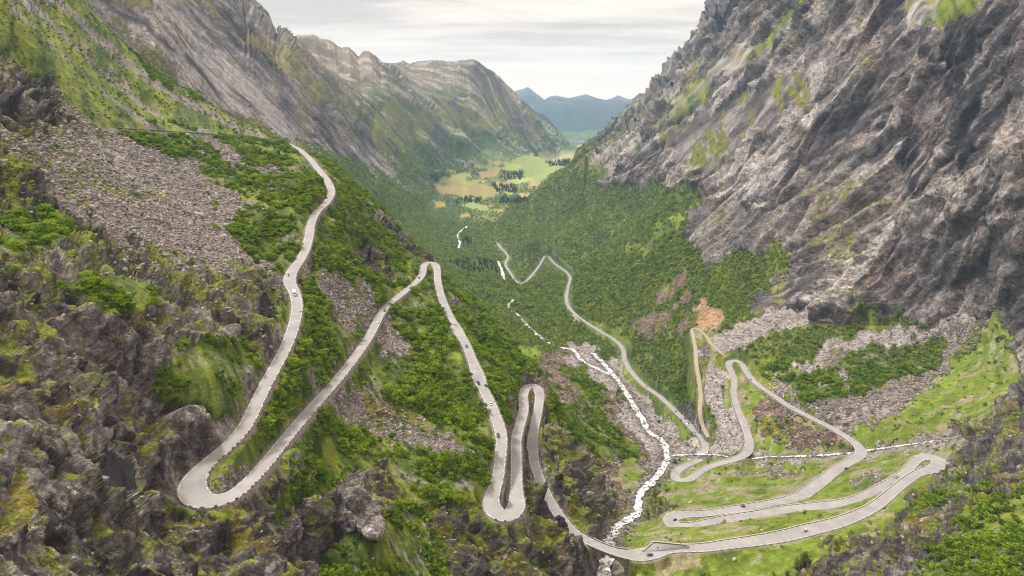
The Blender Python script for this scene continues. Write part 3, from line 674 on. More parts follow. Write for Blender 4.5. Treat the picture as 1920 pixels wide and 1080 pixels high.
for pts, dn, df, rel, ua, ub_ in SKY:
    q2u, q2v, q2d = project(x2, y2, z2)
    U_, V_, D_ = grid2(q2u), grid2(q2v), grid2(q2d); RR = grid2(r1)
    ok = (D_ > dn) & (D_ < df); Vm = np.where(ok, V_, 1e9); row = Vm.argmin(0); cols = np.arange(NT_)
    uu = U_[row, cols]; vv = V_[row, cols]; dd_ = D_[row, cols]; rc_ = RR[row, cols]
    px_p = np.array([p[0] for p in pts]); pv_p = np.array([p[1] for p in pts])
    good = ok.any(0) & (vv < 1e8)
    fade = smooth(ua - 25, ua + 2, uu) * (1 - smooth(ub_ - 2, ub_ + 30, uu))
    rough = (vnoise(uu / 5.0, uu * 0, uu * 0, 77) - 0.5) * 3.0 + (vnoise(uu / 14.0, uu * 0, uu * 0, 78) - 0.5) * 4.0
    dv = np.clip(vv - np.interp(uu, px_p, pv_p) - rough * 0.6, -45, 45) * good * fade
    dz_ = dv * dd_ / FPX
    wgt_ = np.exp(-((RR - rc_[None]) / (rel * rc_[None])) ** 2)
    z2 = z2 + (dz_[None] * wgt_).ravel()
N2, AREA2 = grid_normal(x2, y2, z2)
if N2[:, 2].mean() < 0: N2 = -N2

# ------------------------------------------------------------------ colour of the ground itself
def C3(*c): return np.array(c, np.float32)
def mixc(a, b, t): return a + (b - a) * t[:, None]
s_n = np.clip(pd / 450, 0.5, 12).astype(np.float32)
nA = fbm(x1 / (14 * s_n), y1 / (14 * s_n), z1 / (14 * s_n), 5, 101)
nB = fbm(x1 / (4.5 * s_n), y1 / (4.5 * s_n), z1 / (4.5 * s_n), 3, 103)
nC = vnoise(x1 / (1.5 * s_n), y1 / (1.5 * s_n), z1 / (1.5 * s_n), 105)
sg = np.where(pu > 1050, 1.0, -1.0); E1 = -0.7 * sg * x1 - 0.7 * z1; E3 = -0.7 * sg * x1 + 0.7 * z1; EW = (nA - 0.5) * 6 * s_n
st = fbm((y1 + EW) / (9 * s_n ** 0.7), E1 / (120 * s_n ** 0.7), (E3 + EW) / (16 * s_n ** 0.7), 5, 107)
st2_ = fbm((y1 + EW) / (3 * s_n ** 0.7), E1 / (45 * s_n ** 0.7), (E3 + EW) / (6 * s_n ** 0.7), 4, 108)
up = N2[:, 2]
col = np.zeros((NV, 3), np.float32)
rockc = mixc(C3(0.070, 0.063, 0.067) + np.zeros((NV, 3), np.float32), C3(0.33, 0.30, 0.298), smooth(0.38, 0.62, np.where((r1 > 900), 0.50 * st + 0.30 * st2_ + 0.20 * nA, 0.42 * st + 0.28 * nA + 0.30 * nB)))
rockc = mixc(rockc, C3(0.46, 0.43, 0.43), smooth(0.56, 0.72, 0.6 * st2_ + 0.4 * st) * 0.7)
rockc = mixc(rockc, C3(0.30, 0.20, 0.16), smooth(0.55, 0.75, nA) * 0.35)
rockc *= (0.66 + 0.68 * blk)[:, None]
wet = smooth(0.50, 0.62, fbm(x1 / 34, y1 / 34, z1 / 50, 4, 131)) * (r1 < 900)
rockc = mixc(rockc, rockc * C3(0.42, 0.36, 0.36), wet * 0.6)
rockc *= (0.55 + 0.45 * crk)[:, None] if False else 1.0
grass = mixc(C3(0.055, 0.095, 0.010) + np.zeros((NV, 3), np.float32), C3(0.21, 0.26, 0.020), smooth(0.32, 0.68, 0.6 * nA + 0.4 * nB))
lime = C3(0.155, 0.225, 0.020)
moss = mixc(C3(0.12, 0.10, 0.015) + np.zeros((NV, 3), np.float32), C3(0.22, 0.175, 0.028), nB)
screec = mixc(C3(0.13, 0.11, 0.11) + np.zeros((NV, 3), np.float32), C3(0.33, 0.295, 0.28), smooth(0.2, 0.8, 0.45 * nC + 0.3 * nB + 0.25 * nA))
forest = mixc(C3(0.030, 0.060, 0.014) + np.zeros((NV, 3), np.float32), C3(0.12, 0.185, 0.035), smooth(0.3, 0.7, 0.35 * nA + 0.35 * nC + 0.3 * nB))
K = kind
openfloor = (kind == F) & (z1 < 135) & (pd > 3300) & (pd < 9800)
clumpA = fbm(x1 / 30, y1 / 30, z1 / 30, 4, 135)
def put(mask, c): col[mask] = c[mask] if c.ndim == 2 else c
put(K == R, rockc)
put(K == G, grass)
put(K == S, mixc(grass * 0.7, forest, np.full(NV, 0.4, np.float32)))
put(K == C, screec)
put(K == F, forest)
put(openfloor, mixc(C3(0.07, 0.11, 0.035) + np.zeros((NV, 3), np.float32), C3(0.20, 0.23, 0.075), smooth(0.40, 0.58, 0.5 * nA + 0.5 * nB)))
put(K == FI, field_col * (0.7 + 0.3 * nB)[:, None])
put(K == BR, screec * C3(0.78, 0.62, 0.52))
put(K == GV, screec * 0.55 + C3(0.22, 0.205, 0.20))
put(K == OR, mixc(C3(0.30, 0.17, 0.09) + np.zeros((NV, 3), np.float32), C3(0.46, 0.32, 0.20), nB))
put(K == DK, C3(0.045, 0.043, 0.048) * (0.7 + 0.6 * nB)[:, None])
put(K == MO, rockc)
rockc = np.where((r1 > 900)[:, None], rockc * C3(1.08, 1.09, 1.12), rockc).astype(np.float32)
# grass and moss settle on the flatter ledges of rock; stones show through grass
veg = smooth(0.50, 0.60, 0.55 * nA + 0.3 * nB + 0.15 * nC + 0.30 * (up - 0.75))
m = (K == MO); t = np.where(m, smooth(0.44, 0.50, 0.5 * nA + 0.35 * nB + 0.15 * nC + 0.35 * (up - 0.70)), 0)
gm = mixc(grass, moss, smooth(0.48, 0.66, fbm(x1 / 18, y1 / 18, z1 / 18, 3, 111)) * 0.85)
col = mixc(col, gm, t)
m = (K == R) & (r1 < 900); t = np.where(m, smooth(0.525, 0.575, 0.5 * nA + 0.35 * nB + 0.15 * nC + 0.35 * (up - 0.74)), 0)
col = mixc(col, gm, t)
m = (K == R) & (r1 >= 900) & (pu > 1000) & (pd < 12000); t = np.where(m, smooth(0.58, 0.66, 0.5 * st + 0.25 * nA + 0.25 * nB + 0.45 * (up - 0.62)), 0) * 0.85
col = mixc(col, mixc(grass, moss, np.full(NV, 0.35, np.float32)), t)
m = (K == R) & (pu <= 1000) & (r1 >= 900); t = np.where(m, smooth(0.54, 0.62, 0.55 * st + 0.25 * nA + 0.2 * nB), 0) * 0.8
col = mixc(col, mixc(grass * 0.8, moss, np.full(NV, 0.3, np.float32)), t)
m = (K == G) & (r1 < 1500); t = np.where(m & (pu < 600), smooth(0.57, 0.63, 0.75 * fbm(y1 / 60 + z1 / 90, (x1 - z1) / 700, z1 / 700, 4, 113) + 0.25 * nB), 0)
col = mixc(col, screec, t * 0.9)
t = np.where(m & (pu > 1100) & (pd < 1000), 0.25 + 0.6 * smooth(0.35, 0.6, clumpA), 0) ; col = mixc(col, lime * (0.45 + 1.0 * nB)[:, None], t)
t = np.where(m & (pu > 1100) & (pd < 1000), smooth(0.54, 0.62, fbm(x1 / 20, y1 / 20, z1 / 20, 4, 133)), 0); col = mixc(col, C3(0.30, 0.25, 0.18) * (0.6 + 0.8 * nC)[:, None], t * 0.7)
t = np.where(m & (pu > 1100), smooth(0.60, 0.68, 0.5 * nA + 0.5 * nB), 0); col = mixc(col, screec, t * 0.9)
m = (K == C) | (K == BR); t = np.where(m, smooth(0.55, 0.60, 0.6 * clumpA + 0.4 * nB), 0); col = mixc(col, gm, t)
m = (K == S); t = np.where(m, smooth(0.58, 0.66, 0.65 * fbm(x1 / 16, y1 / 16, z1 / 16, 4, 117) + 0.35 * nB), 0); col = mixc(col, screec * 0.9, t)
m = (K == S); t = np.where(m, smooth(0.45, 0.6, nA) * 0.5, 0); col = mixc(col, grass, t)
m = (K == G) & (pu < 1100) & (pd > 1500); t = np.where(m, 0.35, 0); col = mixc(col, C3(0.20, 0.14, 0.07), t * nA * 1.6)
m12 = pd > 12000; col = np.where(m12[:, None], mixc(C3(0.018, 0.030, 0.026) + np.zeros((NV, 3), np.float32), C3(0.12, 0.11, 0.10), smooth(520, 800, z1 + 150 * (nA - .5))), col)
hb = smooth(430, 900, z1 + 200 * (nA - 0.5)); t = np.where((pd > 3300) & (pd < 12000) & (pu < 1100), hb * 0.8, 0); col = mixc(col, mixc(C3(0.14, 0.10, 0.06) + np.zeros((NV, 3), np.float32), C3(0.25, 0.20, 0.155), nB) * (0.6 + 0.8 * smooth(0.35, 0.65, st))[:, None], t)
t = np.where((pd > 3300) & (pd < 12000) & (pu < 1100) & (z1 > 150) & (kind != FI), smooth(0.56, 0.62, 0.6 * st2_ + 0.4 * st), 0) * 0.8; col = mixc(col, C3(0.42, 0.37, 0.35) + np.zeros((NV, 3), np.float32), t)
lwp = blur((inside(wu, wv, [(215,50),(300,0),(360,20),(420,110),(520,190),(640,270),(760,320),(800,350),(700,345),(600,300),(500,245),(400,190)]) & (pd > 1300) & (pd < 3600)).astype(np.float32), 2)
col = mixc(col, C3(0.50, 0.46, 0.46) * (0.5 + 0.8 * nB)[:, None], lwp * smooth(0.42, 0.56, 0.5 * st + 0.5 * st2_) * 0.85)
t = np.where((pd > 1300) & (pd <= 3300) & (pu < 1000) & (K != R), smooth(500, 900, z1) * 0.7, 0); col = mixc(col, C3(0.17, 0.13, 0.05) * (0.6 + 0.8 * nB)[:, None], t)
col = mixc(col, C3(0.50, 0.46, 0.44) * (0.55 + 0.7 * nB)[:, None], rampm * 0.8)
pal = blur((inside(wu, wv, [(1190,300),(1330,190),(1480,110),(1560,130),(1500,260),(1420,400),(1330,370),(1240,330),(1150,345),(1120,330)]) & (K == R)).astype(np.float32), 2)
col = mixc(col, C3(0.62, 0.58, 0.58) * (0.5 + 0.8 * nB)[:, None], pal * smooth(0.46, 0.58, 0.5 * st + 0.5 * st2_) * 0.85)
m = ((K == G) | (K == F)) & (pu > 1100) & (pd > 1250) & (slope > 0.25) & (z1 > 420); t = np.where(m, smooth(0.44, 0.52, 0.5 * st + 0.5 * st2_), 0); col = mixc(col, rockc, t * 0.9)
pal2 = blur((inside(wu, wv, [(1480,560),(1600,470),(1700,430),(1640,520),(1560,600),(1520,610)]) & (K == R)).astype(np.float32), 2)
col = mixc(col, C3(0.55, 0.50, 0.49) * (0.5 + 0.8 * nB)[:, None], pal2 * smooth(0.40, 0.58, st2_) * 0.8)
# dark water-stained face on the wall
ds_ = (inside(wu, wv, [(1770,30),(1870,0),(1905,90),(1880,260),(1800,320),(1740,370),(1690,350),(1700,270),(1745,210),(1740,110)]) & (pd > 800) & (pd < 1500))
t = blur(ds_.astype(np.float32), 2) * smooth(0.36, 0.56, fbm(x1 / 9 + y1 / 9, y1 / 30, z1 / 120, 4, 119))
col = mixc(col, C3(0.022, 0.022, 0.030), t * 0.9)
ds_ = (inside(wu, wv, [(1560,200),(1660,180),(1700,300),(1650,330),(1480,320),(1440,300)]) & (pd > 800) & (pd < 1700))
t = blur(ds_.astype(np.float32), 2) * smooth(0.42, 0.6, fbm(x1 / 14 + y1 / 14, y1 / 30, z1 / 90, 4, 120))
col = mixc(col, C3(0.035, 0.033, 0.042), t * 0.8)
# gravel shoulders beside roads and the stony stream banks
t = (1 - smooth(rw + 0.6, rw + 2.6, rdist)) * (ridx >= 0); col = mixc(col, screec * 0.8 + 0.06, t * 0.8)
t = (1 - smooth(ww + 1.0, ww + 7.0, wdist)) * (widx >= 0) * (r1 < 1700); col = mixc(col, screec * 0.85, t * 0.85)
col = np.clip(col, 0.008, 0.9)
rough_attr = np.array([.15, .25, 1.0, .8, .25, .02, .8, .45, .8, .5, .35], np.float32)[kind]
stone_attr = np.array([.1, .1, 0, 1, 0, 0, 1, .7, .2, .5, 0], np.float32)[kind]

# ------------------------------------------------------------------ mesh helpers
def make_mesh(name, co, faces_q=None, faces_t=None, mats=(), smooth_s=False, attrs=None, colour=None):
    me = bpy.data.meshes.new(name)
    co = np.asarray(co, np.float32).reshape(-1, 3)
    me.vertices.add(len(co)); me.vertices.foreach_set('co', co.ravel())
    loops = []; starts = []; tot = 0
    if faces_q is not None and len(faces_q):
        q = np.asarray(faces_q, np.int32).reshape(-1, 4); loops.append(q.ravel()); starts.append(np.arange(len(q)) * 4); tot += len(q) * 4
    if faces_t is not None and len(faces_t):
        q = np.asarray(faces_t, np.int32).reshape(-1, 3); loops.append(q.ravel()); starts.append(tot + np.arange(len(q)) * 3); tot += len(q) * 3
    L = np.concatenate(loops).astype(np.int32); st_ = np.concatenate(starts).astype(np.int32)
    me.loops.add(len(L)); me.loops.foreach_set('vertex_index', L)
    me.polygons.add(len(st_)); me.polygons.foreach_set('loop_start', st_)
    if smooth_s: me.polygons.foreach_set('use_smooth', np.ones(len(st_), bool))
    for k, v in (attrs or {}).items():
        at = me.attributes.new(k, 'FLOAT', 'POINT'); at.data.foreach_set('value', np.asarray(v, np.float32))
    if colour is not None:
        at = me.attributes.new('ground_colour', 'FLOAT_COLOR', 'POINT')
        at.data.foreach_set('color', np.concatenate([colour, np.ones((len(colour), 1), np.float32)], 1).astype(np.float32).ravel())
    for m_ in mats: me.materials.append(m_)
    me.update(calc_edges=True)
    return me
def link(name, me, parent=None, **props):
    o = bpy.data.objects.new(name, me); COL.objects.link(o)
    if parent is not None: o.parent = parent
    for k, v in props.items(): o[k] = v
    return o
def empty(name, loc, rot=(0, 0, 0), **props):
    o = bpy.data.objects.new(name, None); COL.objects.link(o); o.location = loc; o.rotation_euler = rot
    o.empty_display_size = 1
    for k, v in props.items(): o[k] = v
    return o
def material(name):
    m = bpy.data.materials.new(name); m.use_nodes = True; m.node_tree.nodes.clear(); return m, NT(m.node_tree)
def finish(t, colour, rough=0.9, normal=None, spec=0.3, **kw):
    ins = {'Base Color': colour, 'Roughness': rough, 'Specular IOR Level': spec}
    if normal is not None: ins['Normal'] = normal
    ins.update(kw)
    b = t.node('ShaderNodeBsdfPrincipled', ins)
    t.l.new(b.outputs[0], t.node('ShaderNodeOutputMaterial').inputs[0])
    return b

# ground: the surveyed colour of each patch, broken up by fine grain, stones and relief
def ground_material():
    m, t = material('ground_cover')
    geo = t.node('ShaderNodeNewGeometry'); pos = geo.outputs['Position']
    colr = t.node('ShaderNodeAttribute', attribute_name='ground_colour').outputs['Color']
    rgh = t.node('ShaderNodeAttribute', attribute_name='rockiness').outputs['Fac']
    stn = t.node('ShaderNodeAttribute', attribute_name='stoniness').outputs['Fac']
    fine = t.noise(pos, 0.9, 6, 0.62)
    mid = t.noise(pos, 0.16, 6, 0.6)
    slab = t.noise(t.mapping(pos, (0.10, 0.26, 0.24), (0.0, 0.5, 0.0)), 1.0, 7, 0.66)
    vor = t.node('ShaderNodeTexVoronoi', {'Vector': pos, 'Scale': 0.75}, feature='F1')
    vor2 = t.node('ShaderNodeTexVoronoi', {'Vector': pos, 'Scale': 0.30}, feature='F1')
    # tone variation
    k1 = t.math('MULTIPLY_ADD', fine, 1.1, 0.45)
    k2 = t.math('MULTIPLY_ADD', mid, 0.9, 0.55)
    k = t.math('MULTIPLY', k1, k2)
    base = t.mix(1.0, colr, t.node('ShaderNodeCombineColor', {0: k, 1: k, 2: k}).outputs[0], 'MULTIPLY')
    # individual stones tinted one by one
    sv = t.node('ShaderNodeSeparateColor', {0: vor.outputs['Color']}).outputs[0]
    sv2 = t.node('ShaderNodeSeparateColor', {0: vor2.outputs['Color']}).outputs[1]
    ks = t.math('MULTIPLY_ADD', t.math('ADD', sv, sv2), 0.62, 0.40)
    stony = t.mix(1.0, base, t.node('ShaderNodeCombineColor', {0: ks, 1: ks, 2: ks}).outputs[0], 'MULTIPLY')
    base = t.mix(stn, base, stony)
    wrp = t.node('ShaderNodeVectorMath', {0: pos, 1: t.node('ShaderNodeVectorMath', {0: t.noise(pos, 0.16, 5, 0.7, 1), 'Scale': 9.0}, operation='SCALE').outputs[0]}, operation='ADD').outputs[0]
    wr2 = t.node('ShaderNodeVectorMath', {0: pos, 1: t.node('ShaderNodeVectorMath', {0: t.noise(pos, 0.025, 6, 0.7, 1), 'Scale': 70.0}, operation='SCALE').outputs[0]}, operation='ADD').outputs[0]
    near_m = t.mapping(wrp, (0.28, 0.42, 0.75), (0.0, 0.55, 0.2)); far_m = t.mapping(wr2, (0.030, 0.13, 0.085), (0.0, -0.75, 0.12))
    rsel = t.node('ShaderNodeMapRange', {0: t.node('ShaderNodeVectorMath', {0: pos, 1: (0, 0, 700)}, operation='DISTANCE').outputs['Value'], 1: 600.0, 2: 900.0}).outputs[0]
    bm = t.node('ShaderNodeMix', {0: rsel, 4: near_m, 5: far_m}, data_type='VECTOR').outputs[1]
    vb = t.node('ShaderNodeTexVoronoi', {'Vector': bm, 'Scale': 1.0}, feature='F1')
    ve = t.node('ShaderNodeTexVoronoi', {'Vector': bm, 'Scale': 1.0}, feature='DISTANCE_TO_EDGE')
    vb2 = t.node('ShaderNodeTexVoronoi', {'Vector': bm, 'Scale': 2.7}, feature='F1')
    cb = t.node('ShaderNodeSeparateColor', {0: vb.outputs['Color']}); cb2 = t.node('ShaderNodeSeparateColor', {0: vb2.outputs['Color']})
    blockh = t.math('ADD', t.math('MULTIPLY', cb.outputs[0], 1.0), t.math('MULTIPLY', cb2.outputs[0], 0.45))
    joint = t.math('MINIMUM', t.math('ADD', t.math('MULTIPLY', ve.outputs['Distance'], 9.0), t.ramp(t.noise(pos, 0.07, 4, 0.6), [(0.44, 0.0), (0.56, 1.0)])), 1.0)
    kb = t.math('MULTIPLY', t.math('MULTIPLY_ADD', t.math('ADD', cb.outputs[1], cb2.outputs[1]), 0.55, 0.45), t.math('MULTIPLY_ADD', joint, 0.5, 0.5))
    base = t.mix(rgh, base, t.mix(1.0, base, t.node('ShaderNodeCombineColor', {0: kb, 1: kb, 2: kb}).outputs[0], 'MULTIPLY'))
    bsc = t.math('MULTIPLY_ADD', rsel, 6.0, 1.6)
    blockd = t.math('MULTIPLY', t.math('MULTIPLY', t.math('ADD', blockh, t.math('MULTIPLY', joint, 0.5)), bsc), rgh)
    # pale mineral streaks and dark joints in bare rock
    sl = t.ramp(slab, [(0.34, 0.50), (0.47, 0.95), (0.63, 1.55)])
    rk = t.mix(1.0, base, sl, 'MULTIPLY')
    base = t.mix(t.math('MULTIPLY', rgh, 0.85), base, rk)
    h = t.math('ADD', blockd, t.math('ADD', t.math('MULTIPLY', fine, 1.0), t.math('MULTIPLY', mid, 3.0)))
    h = t.math('ADD', h, t.math('MULTIPLY', t.math('MULTIPLY', slab, rgh), 5.0))
    h = t.math('ADD', h, t.math('MULTIPLY', t.math('MULTIPLY', t.math('ADD', vor.outputs['Distance'], t.math('MULTIPLY', vor2.outputs['Distance'], 2.0)), stn), -0.9))
    bp = t.node('ShaderNodeBump', {'Strength': 0.9, 'Distance': 1.0, 'Height': h})
    finish(t, base, 0.88, bp.outputs[0], 0.25)
    return m
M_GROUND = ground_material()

# split the sheet into the pieces of landscape people name
lab = np.zeros(NV, np.int8)
lab[(r1 < 1420) & (pu < 1060)] = 0                                  # spur with the upper road
valley = (~((r1 < 1420) & (pu < 1060))) & (slope < 0.17) & (pd < 9500)
lab[~((r1 < 1420) & (pu < 1060))] = 2
lab[valley] = 1
lab[(pu < 1095) & (pd > 1300) & (lab == 2)] = 3
lab[(pd > 3650) & (pu < 1095) & (lab == 3)] = 4
lab[pd > 9500] = 5
lab[(r1 < 640) & (pu >= 1060)] = 6
NAMES = ['hillside_terrain', 'valley_ground', 'mountain_terrain', 'mountain_terrain', 'mountain_terrain', 'distant_mountains', 'hillside_terrain']
LABELS = ['steep grassy spur of crags and scree carrying the upper hairpin road', 'green wooded valley floor with streams and farm fields',
          'grey rock mountain wall with wooded skirt right of the valley', 'slabby grey mountain side rising behind the grassy spur',
          'brown topped mountains on the far left side of the valley', 'blue hazy mountains closing the end of the valley', 'rocky ground with bright grass around the lower hairpins']
quad = np.arange(NV).reshape(NR_, NT_)
QA = np.stack([quad[:-1, :-1], quad[:-1, 1:], quad[1:, 1:], quad[1:, :-1]], -1).reshape(-1, 4)
qn = QA[:1]
_p = np.stack([x2, y2, z2], 1)
if np.cross(_p[QA[5, 1]] - _p[QA[5, 0]], _p[QA[5, 3]] - _p[QA[5, 0]])[2] < 0: QA = QA[:, ::-1]
ql = lab[QA[:, 0]]
for k in range(7):
    q = QA[ql == k]
    if not len(q): continue
    ids, inv = np.unique(q.ravel(), return_inverse=True)
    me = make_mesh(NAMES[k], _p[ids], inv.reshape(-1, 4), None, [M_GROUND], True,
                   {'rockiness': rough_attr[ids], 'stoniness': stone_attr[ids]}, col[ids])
    link(NAMES[k], me, kind='structure', label=LABELS[k])

# ------------------------------------------------------------------ the ranges that close the valley, crest by crest
m_, t = material('far_mountain_cover'); geo = t.node('ShaderNodeNewGeometry'); ps = geo.outputs['Position']
zz_ = t.node('ShaderNodeSeparateXYZ', {0: ps}).outputs[2]
hgt = t.math('ADD', zz_, t.math('MULTIPLY', t.noise(ps, 0.0012, 6, 0.62), 700.0))
finish(t, t.ramp(t.math('DIVIDE', hgt, 1500.0), [(0.45, (0.020, 0.036, 0.028)), (0.62, (0.05, 0.058, 0.05)), (0.80, (0.20, 0.18, 0.17))]), 0.95,
       t.node('ShaderNodeBump', {'Strength': 0.8, 'Distance': 60.0, 'Height': t.noise(ps, 0.003, 8, 0.65)}).outputs[0])
M_FAR = m_
def ridge(sky_, d, base, spread, seed, label):
    us = np.linspace(sky_[0][0], sky_[-1][0], 260); vs = np.interp(us, [p[0] for p in sky_], [p[1] for p in sky_])
    vs = vs + (vnoise(us / 3.0, us * 0, us * 0, seed) - .5) * 1.2
    crest = np.array([at_depth(u, v, d) for u, v in zip(us, vs)])
    K_ = 34; rows = []
    for k in range(-8, K_ + 1):                       # behind the crest, over it, down the front
        f = k / K_; fwd = spread * f
        yy = crest[:, 1] - fwd; h0 = crest[:, 2] - base
        prof = (1 - abs(f)) ** 1.15 if f >= 0 else 1 - abs(f) * 1.5
        spur = (fbm(crest[:, 0] / 900 + 0 * yy, yy / 2600, yy * 0, 5, seed + 3, 0.55, True) - 0.55) * h0 * 0.55 * min(1, abs(f) * 5) * (1 - max(f, 0)) 
        rows.append(np.stack([crest[:, 0], yy, base + h0 * prof + spur], 1))
    co = np.stack(rows, 0); nr, nc = co.shape[:2]; ii = np.arange(nr * nc).reshape(nr, nc)
    q = np.stack([ii[:-1, :-1], ii[1:, :-1], ii[1:, 1:], ii[:-1, 1:]], -1).reshape(-1, 4)
    link('distant_mountains', make_mesh('distant_mountains', co.reshape(-1, 3), q, None, [M_FAR], True), kind='structure', label=label)
ridge([(880,185),(930,190),(958,174),(968,170),(976,168),(984,165),(990,163),(997,168),(1004,174),(1012,180),(1021,187),(1030,181),(1038,179),(1046,179.5),(1056,182),(1065,184),(1075,182),(1088,179),(1098,177),(1108,180),(1118,183),(1132,187),(1146,185),(1154,181),(1160,178.5),(1168,182),(1178,186),(1190,187),(1205,191),(1240,196),(1320,200)], 17800, 20, 1500, 91, 'farthest jagged blue crest closing the valley')
ridge([(900,215),(950,205),(985,200),(1004,193),(1022,191),(1040,189),(1062,190),(1085,188),(1105,189.5),(1130,190),(1150,187),(1165,188),(1180,192),(1190,197),(1215,206),(1270,225)], 15200, 5, 3300, 95, 'broad dark blue mountain side above the distant town')
ridge([(900,170),(950,175),(985,190),(1001,208),(1010,211),(1020,214),(1030,224),(1042,238),(1055,254),(1066,266),(1078,276),(1090,286)], 9000, 0, 700, 99, 'dark blue wooded shoulder behind the last mountain on the left')

# ------------------------------------------------------------------ ribbons: road, lines, water
def frame(L):
    t = np.gradient(L, axis=0); t /= np.linalg.norm(t[:, :2], axis=1)[:, None]
    nrm = np.stack([-t[:, 1], t[:, 0], np.zeros(len(L))], 1)      # to the left of travel
    for _ in range(2):
        nrm[1:-1] = (nrm[:-2] + nrm[1:-1] + nrm[2:]); nrm /= np.linalg.norm(nrm, axis=1)[:, None]
    return t, nrm
def ribbon(L, offs, zo):
    """strip through the offsets (left positive) with heights zo above L"""
    t, nr = frame(L); rows = []
    for o, z in zip(offs, zo):
        o = np.broadcast_to(o, (len(L),)); z = np.broadcast_to(z, (len(L),))
        rows.append(L + nr * o[:, None] + np.stack([np.zeros(len(L)), np.zeros(len(L)), z], 1))
    co = np.stack(rows, 1); k = len(rows); ii = np.arange(len(L) * k).reshape(len(L), k)
    q = np.stack([ii[:-1, :-1], ii[1:, :-1], ii[1:, 1:], ii[:-1, 1:]], -1).reshape(-1, 4)
    return co.reshape(-1, 3), q[:, ::-1] if offs_sign(offs) else q
def offs_sign(offs): return np.mean(np.asarray(offs[0])) > np.mean(np.asarray(offs[-1]))

m_, t = material('asphalt'); geo = t.node('ShaderNodeNewGeometry').outputs['Position']
n_a = t.noise(geo, 0.09, 5, 0.6); n_b = t.noise(geo, 1.3, 4, 0.6)
finish(t, t.ramp(t.math('ADD', t.math('MULTIPLY', n_a, 0.7), t.math('MULTIPLY', n_b, 0.3)), [(0.32, (0.21, 0.208, 0.214)), (0.68, (0.33, 0.327, 0.334))]), 0.85)
M_ASPH = m_
m_, t = material('gravel_track'); geo = t.node('ShaderNodeNewGeometry').outputs['Position']
finish(t, t.ramp(t.noise(geo, 0.5, 5, 0.6), [(0.3, (0.26, 0.215, 0.15)), (0.7, (0.40, 0.345, 0.26))]), 0.95)
M_TRACK = m_
m_, t = material('white_road_paint'); geo = t.node('ShaderNodeNewGeometry').outputs['Position']
finish(t, t.ramp(t.noise(geo, 2.0, 4, 0.6), [(0.3, (0.62, 0.62, 0.60)), (0.6, (0.82, 0.82, 0.80))]), 0.7)
M_PAINT = m_
def stone_mat(name, c0, c1, scale=1.0):
    m, t = material(name); geo = t.node('ShaderNodeNewGeometry').outputs['Position']
    v = t.node('ShaderNodeTexVoronoi', {'Vector': geo, 'Scale': 1.6 * scale}, feature='F1')
    s = t.node('ShaderNodeSeparateColor', {0: v.outputs['Color']}).outputs[0]
    f = t.math('ADD', t.math('MULTIPLY', s, 0.55), t.math('MULTIPLY', t.noise(geo, 0.8 * scale, 5, 0.65), 0.5))
    c = t.ramp(f, [(0.2, c0), (0.85, c1)])
    bp = t.node('ShaderNodeBump', {'Strength': 0.6, 'Distance': 0.4, 'Height': t.math('ADD', t.noise(geo, 2.2 * scale, 6, 0.6), v.outputs['Distance'])})
    finish(t, c, 0.9, bp.outputs[0]); return m
M_WALL = stone_mat('dry_stone', (0.10, 0.085, 0.08), (0.30, 0.265, 0.25))
M_CAP = stone_mat('cut_stone', (0.30, 0.28, 0.26), (0.62, 0.60, 0.57))

co, q = ribbon(road_main, [W_MAIN + 0.35, W_MAIN * 0.5, 0, -W_MAIN * 0.5, -W_MAIN - 0.35], [0.0, 0.04, 0.06, 0.04, 0.0])
link('road', make_mesh('road', co, q, None, [M_ASPH], True), kind='structure', label='grey asphalt mountain road climbing the valley in tight hairpins')
co, q = ribbon(road_far, [3.9, 0, -3.9], [0.6, 0.7, 0.6])
link('road', make_mesh('road', co, q, None, [M_ASPH], True), kind='structure', label='pale lane winding away between the valley woods')
co, q = ribbon(road_old, [2.9, 0, -2.9], [0.05, 0.1, 0.05])
link('path', make_mesh('path', co, q, None, [M_TRACK], True), kind='structure', label='brown gravel loop of the old road above the lower hairpin')
co, q = ribbon(road_track, [5, -5], [3.0, 3.0])
link('path', make_mesh('path', co, q, None, [M_TRACK], True), kind='structure', label='pale farm road among the far fields')
pk = np.array([(p[0], p[1], 171.1) for p in PARK])
link('parking_ground', make_mesh('parking_ground', pk, None, [(0, i, i + 1) for i in range(1, len(pk) - 1)], [M_TRACK]), kind='structure', label='small gravel parking place beside the valley road')

# painted edge lines, dashed
def dashes(L, off, width, on, gap, z, sel=None):
    t, nr = frame(L); s = np.r_[0, np.cumsum(np.linalg.norm(np.diff(L, axis=0), axis=1))]
    C_ = L + nr * np.broadcast_to(off, (len(L),))[:, None]
    co = []; q = []; p = 0.0
    def at(sv): return np.array([np.interp(sv, s, C_[:, k]) for k in range(3)]), np.array([np.interp(sv, s, nr[:, k]) for k in range(3)])
    while p + on < s[-1]:
        if sel is None or sel(int(np.searchsorted(s, p))):
            k = len(co)
            for sv in (p, p + on / 2, p + on):
                c, nn = at(sv); co += [c + nn * width / 2 + (0, 0, z), c - nn * width / 2 + (0, 0, z)]
            q += [(k, k + 1, k + 3, k + 2), (k + 2, k + 3, k + 5, k + 4)]
        p += on + gap
    return np.array(co), np.array(q)
um, vm, dm = project(*road_main.T)
near_ok = lambda i: dm[min(i, len(dm) - 1)] < 900
road_obj = bpy.data.objects['road']
for sgn, nm in ((1, 'edge_line'), (-1, 'edge_line')):
    co, q = dashes(road_main, sgn * (W_MAIN - 0.3), 0.22, 3.2, 2.6, 0.075, near_ok)
    link(nm, make_mesh(nm, co, q, None, [M_PAINT]), parent=road_obj, kind='structure')

